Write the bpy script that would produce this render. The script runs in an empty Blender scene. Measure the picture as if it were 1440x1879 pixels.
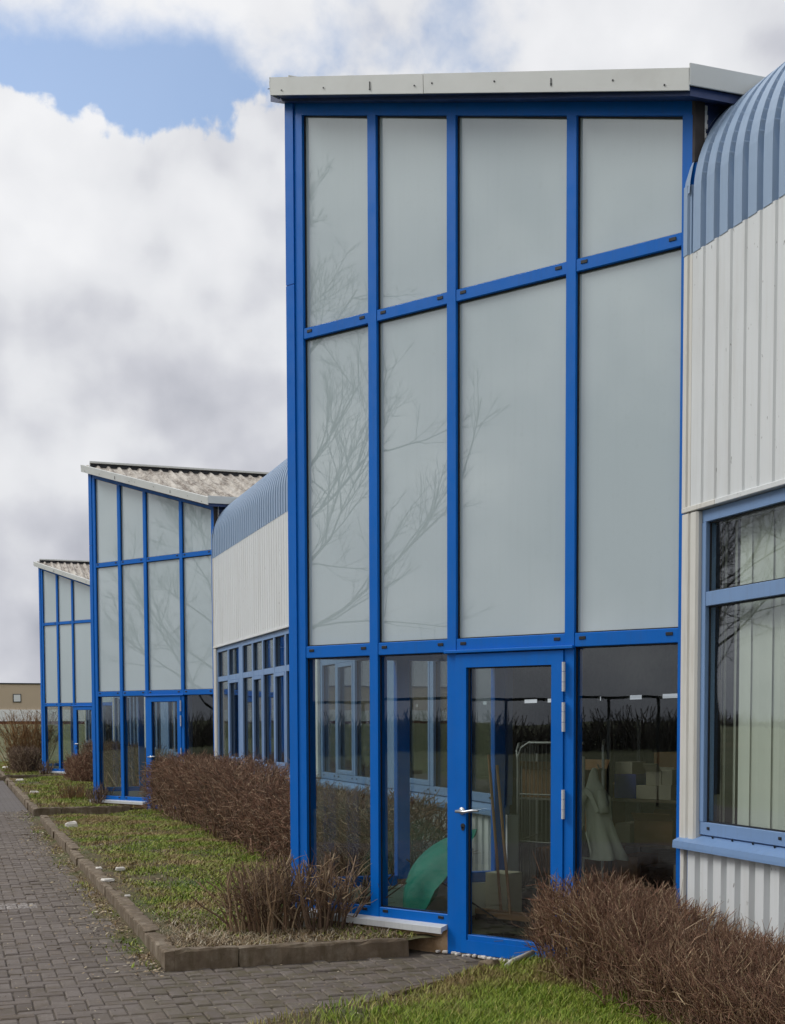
import bpy, math, random
import numpy as np
from mathutils import Vector, Matrix

random.seed(7); rng = np.random.default_rng(11)
scn = bpy.context.scene
COL = scn.collection
R = math.radians

# ------------------------------------------------------------------ camera, sky, sun, exposure
PHI, PITCH, ROLL, FPX = 0.3489, -0.0594, 0.0014, 2451.8
cam = bpy.data.cameras.new('camera'); camo = bpy.data.objects.new('camera', cam); COL.objects.link(camo)
cam.sensor_fit = 'HORIZONTAL'; cam.sensor_width = 36.0
cam.lens = FPX / 1440 * 36.0
cam.shift_x = (720 - 810.84) / 1440
cam.shift_y = (1471.05 - 939.5) / 1440
cam.clip_start = 0.05; cam.clip_end = 6000
camo.location = (0, 0, 1.7)
camo.rotation_euler = (Matrix.Rotation(-PHI, 3, 'Z') @ Matrix.Rotation(R(90) + PITCH, 3, 'X') @ Matrix.Rotation(-ROLL, 3, 'Z')).to_euler()
scn.camera = camo

SUN_EL, SUN_AZ = R(42), R(298)       # azimuth measured clockwise from +Y
world = bpy.data.worlds.new('World'); scn.world = world; world.use_nodes = True
wn, wl = world.node_tree.nodes, world.node_tree.links
wn.clear()
def W(t, **k):
    n = wn.new(t)
    for a, b in k.items(): setattr(n, a, b)
    return n
wout = W('ShaderNodeOutputWorld')
sky = W('ShaderNodeTexSky', sky_type='NISHITA'); sky.sun_disc = False
sky.sun_elevation = SUN_EL; sky.sun_rotation = SUN_AZ; sky.air_density = 1.0; sky.dust_density = 1.5; sky.ozone_density = 1.4
bg_sky = W('ShaderNodeBackground'); bg_sky.inputs['Strength'].default_value = 0.15
wl.new(sky.outputs[0], bg_sky.inputs['Color'])
tc = W('ShaderNodeTexCoord')
def wmath(op, a=None, b=None, clamp=False):
    n = W('ShaderNodeMath', operation=op); n.use_clamp = clamp
    for i, v in enumerate((a, b)):
        if v is None: continue
        if isinstance(v, (int, float)): n.inputs[i].default_value = v
        else: wl.new(v, n.inputs[i])
    return n.outputs[0]
def wnoise(vec, scale, detail, rough=0.55, dist=0.0):
    n = W('ShaderNodeTexNoise'); n.inputs['Scale'].default_value = scale; n.inputs['Detail'].default_value = detail
    n.inputs['Roughness'].default_value = rough; n.inputs['Distortion'].default_value = dist
    wl.new(vec, n.inputs['Vector']); return n.outputs['Fac']
# cloud-layer coordinates: direction projected onto a plane overhead
sep = W('ShaderNodeSeparateXYZ'); wl.new(tc.outputs['Generated'], sep.inputs[0])
zc = wmath('ADD', wmath('MAXIMUM', sep.outputs['Z'], 0.0), 0.16)
cx = wmath('DIVIDE', sep.outputs['X'], zc); cy = wmath('DIVIDE', sep.outputs['Y'], zc)
comb = W('ShaderNodeCombineXYZ'); wl.new(cx, comb.inputs[0]); wl.new(cy, comb.inputs[1]); wl.new(sep.outputs['Z'], comb.inputs[2])
n_edge = wnoise(comb.outputs[0], 3.3, 4.0, 0.55, 0.2)
n_big = wnoise(tc.outputs['Generated'], 4.6, 4.0, 0.5)
n_puff = wnoise(tc.outputs['Generated'], 12.0, 8.0, 0.53, 0.1)
n_lo = wnoise(tc.outputs['Generated'], 9.0, 3.0, 0.45)
upv = W('ShaderNodeVectorMath', operation='ADD'); wl.new(tc.outputs['Generated'], upv.inputs[0]); upv.inputs[1].default_value = (-0.008, 0.0, 0.022)
n_up = wnoise(upv.outputs[0], 9.0, 3.0, 0.45)
# a gap of blue between the cloud banks
gap = W('ShaderNodeVectorMath', operation='SUBTRACT'); wl.new(tc.outputs['Generated'], gap.inputs[0]); gap.inputs[1].default_value = (0.115, 0.90, 0.424)
gsc = W('ShaderNodeVectorMath', operation='MULTIPLY'); wl.new(gap.outputs[0], gsc.inputs[0]); gsc.inputs[1].default_value = (5.0, 5.0, 28.0)
gl = W('ShaderNodeVectorMath', operation='LENGTH'); wl.new(gsc.outputs[0], gl.inputs[0])
sepg = W('ShaderNodeSeparateXYZ'); wl.new(gsc.outputs[0], sepg.inputs[0])
dens = wmath('ADD', wmath('MULTIPLY', gl.outputs['Value'], 0.75), wmath('MULTIPLY', wmath('SUBTRACT', n_puff, 0.5), 3.9))
dens = wmath('ADD', dens, wmath('MULTIPLY', wmath('SUBTRACT', n_edge, 0.5), 0.5))
# firm cumulus tops below the gap, thin veils above it
soft = W('ShaderNodeMapRange'); soft.interpolation_type = 'SMOOTHSTEP'; wl.new(sepg.outputs['Z'], soft.inputs['Value'])
for i, v in zip((1, 2, 3, 4), (-0.35, 0.35, 0.10, 0.62)): soft.inputs[i].default_value = v
cov = W('ShaderNodeMapRange'); cov.interpolation_type = 'SMOOTHSTEP'; wl.new(dens, cov.inputs['Value'])
wl.new(wmath('SUBTRACT', 0.42, soft.outputs[0]), cov.inputs['From Min']); wl.new(wmath('ADD', 0.42, soft.outputs[0]), cov.inputs['From Max'])
# cloud tone: relief from the light above, greyer bellies lower down
lum = wmath('ADD', wmath('MULTIPLY', n_big, 1.15), wmath('MULTIPLY', wmath('SUBTRACT', n_puff, 0.5), 0.42))
lum = wmath('ADD', lum, wmath('MULTIPLY', wmath('SUBTRACT', n_lo, n_up), 0.55))
lum = wmath('ADD', lum, wmath('MULTIPLY', wmath('MINIMUM', sep.outputs['Z'], 0.5), 0.70))
ramp = W('ShaderNodeValToRGB'); wl.new(lum, ramp.inputs[0])
e = ramp.color_ramp.elements
e[0].position = 0.54; e[0].color = (0.40, 0.415, 0.47, 1)
e[1].position = 1.0; e[1].color = (0.84, 0.845, 0.865, 1)
el = ramp.color_ramp.elements.new(0.70); el.color = (0.57, 0.58, 0.63, 1)
el = ramp.color_ramp.elements.new(0.82); el.color = (0.73, 0.74, 0.77, 1)
bg_cl = W('ShaderNodeBackground'); bg_cl.inputs['Strength'].default_value = 0.90
wl.new(ramp.outputs[0], bg_cl.inputs['Color'])
mixw = W('ShaderNodeMixShader'); wl.new(wmath('ADD', wmath('MULTIPLY', cov.outputs[0], 0.92), 0.08), mixw.inputs[0]); wl.new(bg_sky.outputs[0], mixw.inputs[1]); wl.new(bg_cl.outputs[0], mixw.inputs[2])
wl.new(mixw.outputs[0], wout.inputs[0])
world.cycles.sampling_method = 'MANUAL'; world.cycles.sample_map_resolution = 512

sl = bpy.data.lights.new('sun', 'SUN'); sl.energy = 1.5; sl.angle = R(24); sl.color = (1.0, 0.985, 0.96)
so = bpy.data.objects.new('sun', sl); COL.objects.link(so)
sdir = Vector((math.sin(SUN_AZ) * math.cos(SUN_EL), math.cos(SUN_AZ) * math.cos(SUN_EL), math.sin(SUN_EL)))
so.rotation_euler = sdir.to_track_quat('Z', 'Y').to_euler(); so.location = (-6, -8, 20)

scn.view_settings.view_transform = 'Standard'; scn.view_settings.look = 'None'
scn.view_settings.exposure = 0.24; scn.view_settings.gamma = 1.0
scn.render.engine = 'CYCLES'
scn.cycles.use_denoising = True
scn.cycles.max_bounces = 6; scn.cycles.transparent_max_bounces = 16; scn.cycles.diffuse_bounces = 2; scn.cycles.glossy_bounces = 3
scn.cycles.adaptive_threshold = 0.02
scn.cycles.caustics_reflective = False; scn.cycles.caustics_refractive = False

# ------------------------------------------------------------------ materials
def srgb(r, g, b):
    f = lambda c: (c / 255 / 12.92) if c / 255 <= 0.04045 else ((c / 255 + 0.055) / 1.055) ** 2.4
    return (f(r), f(g), f(b), 1)
class N:
    def __init__(s, name):
        s.m = bpy.data.materials.new(name); s.m.use_nodes = True; s.t = s.m.node_tree; s.t.nodes.clear()
        s.out = s.n('ShaderNodeOutputMaterial'); s.p = s.n('ShaderNodeBsdfPrincipled'); s.l(s.p.outputs[0], s.out.inputs[0])
    def n(s, t, **k):
        x = s.t.nodes.new(t)
        for a, b in k.items(): setattr(x, a, b)
        return x
    def l(s, a, b): s.t.links.new(a, b)
    def pos(s):
        return s.n('ShaderNodeNewGeometry').outputs['Position']
    def obj(s):
        return s.n('ShaderNodeTexCoord').outputs['Object']
    def noise(s, vec, scale, detail=4, rough=.55, stretch=None, dist=0):
        if stretch:
            mp = s.n('ShaderNodeMapping'); mp.inputs['Scale'].default_value = stretch; s.l(vec, mp.inputs[0]); vec = mp.outputs[0]
        x = s.n('ShaderNodeTexNoise'); x.inputs['Scale'].default_value = scale; x.inputs['Detail'].default_value = detail
        x.inputs['Roughness'].default_value = rough; x.inputs['Distortion'].default_value = dist
        s.l(vec, x.inputs['Vector']); return x.outputs['Fac']
    def ramp(s, fac, stops):
        x = s.n('ShaderNodeValToRGB'); s.l(fac, x.inputs[0]); el = x.color_ramp.elements
        while len(el) < len(stops): el.new(0.5)
        for i, (p, c) in enumerate(stops): el[i].position = p; el[i].color = c if len(c) == 4 else (*c, 1)
        return x.outputs[0]
    def mix(s, fac, a, b, mode='MIX'):
        x = s.n('ShaderNodeMix', data_type='RGBA', blend_type=mode)
        for sock, v in ((x.inputs[0], fac), (x.inputs[6], a), (x.inputs[7], b)):
            if isinstance(v, (int, float)): sock.default_value = v
            elif isinstance(v, tuple): sock.default_value = v if len(v) == 4 else (*v, 1)
            else: s.l(v, sock)
        return x.outputs[2]
    def mr(s, v, a, b, c=0., d=1.):
        x = s.n('ShaderNodeMapRange'); x.clamp = True; s.l(v, x.inputs[0])
        for i, q in zip((1, 2, 3, 4), (a, b, c, d)): x.inputs[i].default_value = q
        return x.outputs[0]
    def math(s, op, a, b=None):
        x = s.n('ShaderNodeMath', operation=op)
        for i, v in enumerate((a, b)):
            if v is None: continue
            if isinstance(v, (int, float)): x.inputs[i].default_value = v
            else: s.l(v, x.inputs[i])
        return x.outputs[0]
    def bump(s, h, strength=.3, dist=.01):
        x = s.n('ShaderNodeBump'); x.inputs['Strength'].default_value = strength; x.inputs['Distance'].default_value = dist
        s.l(h, x.inputs['Height']); s.l(x.outputs[0], s.p.inputs['Normal'])
    def col(s, c):
        if isinstance(c, tuple): s.p.inputs['Base Color'].default_value = c if len(c) == 4 else (*c, 1)
        else: s.l(c, s.p.inputs['Base Color'])
    def set(s, **k):
        for a, v in k.items(): s.p.inputs[a.replace('_', ' ')].default_value = v
        return s
    def island(s): return s.n('ShaderNodeNewGeometry').outputs['Random Per Island']
    def objrand(s): return s.n('ShaderNodeObjectInfo').outputs['Random']

def painted(name, c, rough=.35, var=.12, dirt=.0, dirtc=(.10, .08, .06), streak=True, scale=3.0, spec=.5, ior=None, orand=0, specks=0):
    m = N(name); p = m.pos()
    a = m.noise(p, scale, 5)
    c2 = tuple(x * (1 - var) for x in c[:3]); c1 = tuple(min(1, x * (1 + var)) for x in c[:3])
    colr = m.mix(a, c2, c1)
    if dirt:
        s = m.noise(p, 2.2, 6, .62, stretch=(14, 14, .7) if streak else None)
        colr = m.mix(m.mr(s, .50, .78, 0, dirt), colr, dirtc)
    if orand: colr = m.mix(m.mr(m.objrand(), 0, 1, 0, orand), colr, tuple(x * .45 for x in c[:3]))
    if specks:
        colr = m.mix(m.mr(m.noise(p, 34, 3, .5, stretch=(1, 1, .4)), .70, .73, 0, specks), colr, (.12, .11, .10))
        colr = m.mix(m.mr(m.noise(p, 1.1, 6, .65, stretch=(3, 3, .5)), .5, .72, 0, .25), colr, (.40, .38, .33))
    m.col(colr); m.set(Roughness=rough, Specular_IOR_Level=spec)
    rr = m.noise(p, 9.0, 4); m.l(m.mr(rr, .3, .7, rough * .8, min(1, rough * 1.25)), m.p.inputs['Roughness'])
    if ior: m.set(IOR=ior)
    return m.m
M = {}
M['blue'] = painted('blue_powder_coat', srgb(0, 106, 200), .38, .09, .26, (.03, .11, .28), spec=.28, orand=.10)
M['pale_blue'] = painted('pale_blue_window_paint', srgb(116, 146, 186), .42, .07, .2, (.13, .16, .2))
M['roof_blue'] = painted('pale_blue_sheet_paint', srgb(142, 164, 190), .45, .06, .2, (.16, .19, .23))
M['white_clad'] = painted('off_white_sheet_paint', srgb(214, 217, 217), .48, .03, .2, (.44, .42, .37), specks=.7)
M['flashing'] = painted('cream_flashing_paint', srgb(212, 210, 202), .5, .05, .42, (.33, .27, .19))
M['fascia'] = painted('grey_white_fascia_paint', srgb(208, 210, 206), .5, .06, .3, (.33, .31, .27), streak=False)
M['sill'] = painted('white_aluminium_sill', srgb(212, 214, 214), .4, .05, .25, (.35, .33, .30))
M['alu'] = painted('brushed_aluminium', srgb(190, 192, 194), .35, .05); bpy.data.materials['brushed_aluminium'].node_tree.nodes['Principled BSDF'].inputs['Metallic'].default_value = .85
M['hinge'] = painted('silver_hinge_paint', srgb(205, 208, 210), .4, .05)
M['black'] = painted('black_rubber', (.008, .009, .012, 1), .55, .1)
M['navy'] = painted('dark_blue_gable_panel', srgb(40, 62, 110), .45, .15, .3, (.03, .03, .03))
M['plaster_white'] = painted('white_wall_paint', srgb(205, 208, 198), .7, .06, .2, (.4, .4, .36))
M['dark_wall'] = painted('grey_hall_wall', (.10, .10, .10, 1), .8, .2)
M['hall_floor'] = painted('grey_screed_floor', (.13, .12, .10, 1), .6, .2, streak=False)

def frosted():
    m = N('frosted_glass_panel'); p = m.pos()
    a = m.noise(p, .6, 3); st = m.noise(p, 3.0, 5, .6, stretch=(9, 9, .35)); sp = m.noise(p, 22, 4, .6)
    c = m.mix(a, srgb(178, 193, 195), srgb(187, 200, 203))
    c = m.mix(m.mr(st, .5, .8, 0, .05), c, srgb(128, 138, 132)); c = m.mix(m.mr(sp, .60, .8, 0, .10), c, srgb(140, 146, 140))
    m.col(c); m.set(Roughness=.0, IOR=2.25)
    return m.m
M['frosted'] = frosted()
def clear():
    m = N('clear_window_glass'); t = m.t; t.nodes.remove(m.p)
    tr = m.n('ShaderNodeBsdfTransparent'); tr.inputs[0].default_value = (.87, .90, .885, 1)
    gl = m.n('ShaderNodeBsdfAnisotropic'); gl.inputs['Roughness'].default_value = .0; gl.inputs[0].default_value = (.95, .97, 1, 1)
    lw = m.n('ShaderNodeLayerWeight'); lw.inputs['Blend'].default_value = .5
    f = m.math('POWER', lw.outputs['Facing'], 3.2)
    f = m.math('ADD', m.math('MULTIPLY', f, .62), .055)
    # slight roller-wave waviness of float glass
    nz = m.noise(m.pos(), 1.3, 2); bp = m.n('ShaderNodeBump'); bp.inputs['Strength'].default_value = .025; bp.inputs['Distance'].default_value = .03
    m.l(nz, bp.inputs['Height']); m.l(bp.outputs[0], gl.inputs['Normal'])
    mx = m.n('ShaderNodeMixShader'); m.l(f, mx.inputs[0]); m.l(tr.outputs[0], mx.inputs[1]); m.l(gl.outputs[0], mx.inputs[2]); m.l(mx.outputs[0], m.out.inputs[0])
    return m.m
M['glass'] = clear()

def paver_mat():
    m = N('concrete_paver'); p = m.pos()
    big = m.noise(p, .7, 4); fine = m.noise(p, 60, 4, .7); mid = m.noise(p, 5, 5, .6)
    isl = m.island(); ob = m.objrand()
    r = m.math('FRACT', m.math('ADD', isl, ob))
    c = m.ramp(r, [(0, srgb(100, 91, 85)), (.3, srgb(121, 112, 106)), (.6, srgb(110, 101, 95)), (.85, srgb(128, 119, 113)), (1, srgb(112, 101, 92))])
    c = m.mix(m.mr(fine, .35, .7, 0, .5), c, srgb(82, 72, 63))
    c = m.mix(m.mr(mid, .50, .70, 0, .6), c, srgb(90, 79, 60))
    c = m.mix(m.mr(big, .45, .7, 0, .35), c, srgb(122, 113, 106)); st = m.noise(p, 1.9, 6, .65); c = m.mix(m.mr(st, .52, .68, 0, .45), c, srgb(84, 74, 61)); pa = m.noise(p, 26, 5, .7); c = m.mix(m.mr(pa, .60, .72, 0, .5), c, srgb(158, 150, 143))
    sp = m.n('ShaderNodeSeparateXYZ'); m.l(p, sp.inputs[0])
    # remains of a white painted line across the paving
    dy = m.math('ABSOLUTE', m.math('SUBTRACT', sp.outputs['Y'], 13.0))
    inl = m.math('MULTIPLY', m.math('LESS_THAN', dy, .22), m.math('LESS_THAN', sp.outputs['X'], .68))
    worn = m.mr(m.noise(p, 20, 6, .75), .46, .60)
    c = m.mix(m.math('MULTIPLY', inl, m.math('MULTIPLY', worn, .55)), c, srgb(205, 200, 196))
    # moss towards the kerb
    moss = m.math('MULTIPLY', m.mr(sp.outputs['X'], .75, 1.3), m.mr(m.noise(p, 7, 5, .65), .42, .62))
    c = m.mix(m.math('MULTIPLY', moss, .55), c, srgb(84, 78, 50))
    m.col(c); m.set(Roughness=.85, Specular_IOR_Level=.3); m.bump(fine, .5, .004)
    return m.m
M['paver'] = paver_mat()
def joint_mat():
    m = N('paving_joint_sand'); p = m.pos()
    a = m.noise(p, 9, 6, .65); f = m.noise(p, 90, 3)
    c = m.ramp(a, [(.3, srgb(70, 62, 56)), (.55, srgb(90, 81, 71)), (.75, srgb(84, 80, 56))])
    m.col(m.mix(m.mr(f, .4, .7, 0, .4), c, srgb(95, 86, 74))); m.set(Roughness=.95); m.bump(f, .5, .005)
    return m.m
M['joint'] = joint_mat()
def far_paving():
    m = N('far_paving'); p = m.pos()
    b = m.n('ShaderNodeTexBrick'); b.inputs['Scale'].default_value = 1.0; b.inputs['Brick Width'].default_value = .2; b.inputs['Row Height'].default_value = .1
    b.inputs['Mortar Size'].default_value = .006; b.inputs['Color1'].default_value = srgb(106, 99, 97); b.inputs['Color2'].default_value = srgb(93, 87, 84); b.inputs['Mortar'].default_value = srgb(58, 52, 47)
    m.l(p, b.inputs['Vector'])
    c = m.mix(m.mr(m.noise(p, 1.3, 5), .45, .7, 0, .5), b.outputs[0], srgb(86, 79, 68))
    m.col(c); m.set(Roughness=.88); m.bump(b.outputs['Fac'], -.4, .006)
    return m.m
M['far_paving'] = far_paving()
def kerb_mat():
    m = N('weathered_kerb_concrete'); p = m.pos()
    a = m.noise(p, 6, 6, .65); f = m.noise(p, 70, 4, .7)
    c = m.ramp(a, [(.25, srgb(86, 72, 56)), (.5, srgb(116, 101, 83)), (.75, srgb(150, 138, 120))])
    st = m.noise(p, 5, 5, .6, stretch=(3, 3, .6))
    c = m.mix(m.mr(st, .48, .70, 0, .7), c, srgb(78, 66, 42))
    c = m.mix(m.mr(f, .5, .75, 0, .4), c, srgb(78, 72, 60))
    m.col(c); m.set(Roughness=.92); m.bump(f, .6, .008)
    return m.m
M['kerb'] = kerb_mat()
def soil_mat():
    m = N('bed_soil'); p = m.pos()
    a = m.noise(p, 1.1, 5, .6); f = m.noise(p, 45, 5, .7)
    g = m.ramp(a, [(.40, srgb(96, 80, 58)), (.52, srgb(90, 88, 52)), (.65, srgb(72, 88, 42))])
    m.col(m.mix(m.mr(f, .4, .7, 0, .6), g, srgb(70, 57, 42))); m.set(Roughness=.95); m.bump(f, .7, .02)
    return m.m
M['soil'] = soil_mat()
def field_mat():
    m = N('meadow_ground'); p = m.pos()
    a = m.noise(p, .12, 6, .65); f = m.noise(p, 3.5, 6, .7, stretch=(1, .35, 1))
    c = m.ramp(a, [(.32, srgb(74, 74, 46)), (.5, srgb(86, 90, 52)), (.68, srgb(108, 100, 70))])
    c = m.mix(m.mr(f, .45, .7, 0, .55), c, srgb(74, 82, 40))
    m.col(c); m.set(Roughness=.95); m.bump(f, .6, .05)
    return m.m
M['field'] = field_mat()
def grass_mat(name, dry=.0):
    m = N(name); p = m.pos(); r = m.island()
    g = m.ramp(r, [(0, srgb(78, 104, 26)), (.35, srgb(112, 136, 38)), (.7, srgb(142, 162, 54)), (.93, srgb(162, 164, 76)), (1, srgb(186, 166, 114))])
    d = m.ramp(r, [(0, srgb(112, 92, 62)), (.5, srgb(152, 130, 88)), (1, srgb(184, 162, 118))])
    n = m.noise(p, 1.1, 5, .6)
    n2 = m.math('ADD', n, m.math('MULTIPLY', m.math('SUBTRACT', r, .5), .16))
    m.col(m.mix(m.mr(n2, .36 + dry, .50 + dry, 1, 0), g, d)); m.set(Roughness=.6, Specular_IOR_Level=.3)
    return m.m
M['grass'] = grass_mat('grass_blades', .055)
M['grass_fresh'] = grass_mat('fresh_grass_blades', .02)
def litter_mat():
    m = N('dead_leaves'); r = m.island()
    m.col(m.ramp(r, [(0, srgb(98, 78, 56)), (.4, srgb(140, 118, 88)), (.8, srgb(172, 156, 128)), (1, srgb(196, 186, 166))])); m.set(Roughness=.8)
    return m.m
M['litter'] = litter_mat()
def twig_mat(name, stops):
    m = N(name); r = m.island(); p = m.pos()
    c = m.ramp(r, stops); m.col(m.mix(m.mr(m.noise(p, 120, 3), .4, .7, 0, .35), c, (.05, .04, .03))); m.set(Roughness=.8, Specular_IOR_Level=.25)
    return m.m
M['twig_red'] = twig_mat('red_brown_twigs', [(0, srgb(92, 68, 56)), (.3, srgb(128, 94, 77)), (.6, srgb(148, 112, 92)), (.85, srgb(172, 138, 112)), (1, srgb(206, 180, 148))])
M['twig_grey'] = twig_mat('grey_brown_twigs', [(0, srgb(86, 69, 57)), (.45, srgb(122, 100, 84)), (.8, srgb(151, 127, 105)), (1, srgb(180, 160, 132))])
M['twig_old'] = twig_mat('old_wood_twigs', [(0, srgb(115, 91, 74)), (.45, srgb(153, 124, 98)), (.8, srgb(180, 153, 122)), (1, srgb(213, 189, 151))])
M['twig_warm'] = twig_mat('warm_brown_twigs', [(0, srgb(110, 79, 50)), (.5, srgb(154, 116, 77)), (1, srgb(180, 147, 101))])
M['bark'] = twig_mat('dark_bark', [(0, (.018, .016, .014)), (1, (.04, .036, .032))])
M['far_twig'] = twig_mat('far_hedgerow_twigs', [(0, (.06, .052, .045)), (1, (.12, .10, .085))])
def lichen_roof():
    m = N('weathered_fibre_cement'); p = m.pos()
    a = m.noise(p, 3.2, 7, .7, stretch=(2.2, .5, .5), dist=.3); b = m.noise(p, 16, 5, .7, stretch=(2, .6, 1))
    c = m.ramp(a, [(.3, srgb(206, 201, 192)), (.46, srgb(172, 165, 155)), (.58, srgb(116, 106, 97)), (.72, srgb(76, 68, 62))])
    m.col(m.mix(m.mr(b, .45, .65, 0, .55), c, srgb(208, 202, 192))); m.set(Roughness=.9)
    return m.m
M['fibre'] = lichen_roof()
def plinth_mat():
    m = N('crumbling_tan_plaster'); p = m.pos()
    a = m.noise(p, 8, 6, .65)
    m.col(m.ramp(a, [(.3, srgb(150, 118, 84)), (.5, srgb(190, 156, 118)), (.72, srgb(206, 180, 148))])); m.set(Roughness=.9); m.bump(a, .6, .02)
    return m.m
M['plinth'] = plinth_mat()
def plain(name, c, rough=.6, var=.15, metal=0, scale=6): 
    mm = painted(name, c, rough, var, scale=scale); mm.node_tree.nodes['Principled BSDF'].inputs['Metallic'].default_value = metal; return mm
M['stone'] = plain('pale_stone', srgb(214, 208, 198), .85, .12)
M['cardboard'] = plain('cardboard', srgb(134, 98, 64), .8, .15)
M['carton_white'] = plain('white_carton', srgb(176, 166, 146), .7, .1)
M['blue_plastic'] = plain('blue_plastic', srgb(28, 54, 150), .4, .1)
M['black_plastic'] = plain('black_plastic', (.02, .02, .022, 1), .4, .2)
M['green_cloth'] = plain('green_umbrella_cloth', srgb(0, 146, 122), .55, .08)
M['green_plastic'] = plain('green_plastic', srgb(40, 140, 110), .4, .1)
M['red_plastic'] = plain('red_plastic', srgb(170, 52, 40), .4, .1)
M['wood'] = plain('broom_wood', srgb(176, 132, 92), .6, .15)
M['bristle'] = plain('dark_bristles', (.05, .035, .025, 1), .9, .3)
M['zinc'] = plain('zinc_wire', srgb(170, 170, 165), .4, .1, .6)
M['coat'] = plain('grey_green_coat_cloth', srgb(176, 178, 160), .85, .12, scale=9)
M['polystyrene'] = plain('cream_foam_block', srgb(206, 200, 170), .8, .06)
M['blind'] = plain('cream_blind_fabric', srgb(228, 228, 216), .8, .04)
M['tan_wall'] = plain('tan_render', srgb(196, 178, 154), .85, .06, scale=.4)
M['white_band'] = plain('white_sheeting', srgb(238, 238, 236), .6, .03, scale=.3)
M['red_base'] = plain('brick_base', srgb(120, 70, 56), .85, .15)
M['pane_white'] = plain('white_window', srgb(225, 228, 228), .4, .05)
M['dark_metal'] = plain('dark_rail_paint', (.02, .022, .025, 1), .5, .2)
tubem = N('lit_fluorescent_tube'); tubem.p.inputs['Emission Color'].default_value = (1, .98, .94, 1); tubem.p.inputs['Emission Strength'].default_value = 6; M['tube'] = tubem.m

# ------------------------------------------------------------------ mesh helpers
def mesh(name, verts, faces, mat, smooth=False):
    me = bpy.data.meshes.new(name); me.from_pydata([tuple(v) for v in verts], [], faces); me.materials.append(mat)
    if smooth: me.polygons.foreach_set('use_smooth', [True] * len(me.polygons))
    me.update(); return me
def link(name, me, parent=None, loc=None, rotz=None):
    o = bpy.data.objects.new(name, me); COL.objects.link(o)
    if parent is not None: o.parent = parent
    if loc is not None: o.location = loc
    if rotz is not None: o.rotation_euler = (0, 0, rotz)
    return o
def tag(o, label, cat, group=None, kind=None):
    o['label'] = label; o['category'] = cat
    if group: o['group'] = group
    if kind: o['kind'] = kind
    return o
def empty(name, loc=(0, 0, 0), rotz=0):
    o = bpy.data.objects.new(name, None); o.empty_display_size = .2; o.location = loc; o.rotation_euler = (0, 0, rotz); COL.objects.link(o); return o
def copy_tree(o, parent=None):
    c = o.copy(); COL.objects.link(c); c.parent = parent
    for ch in o.children: copy_tree(ch, c)
    return c

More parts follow.
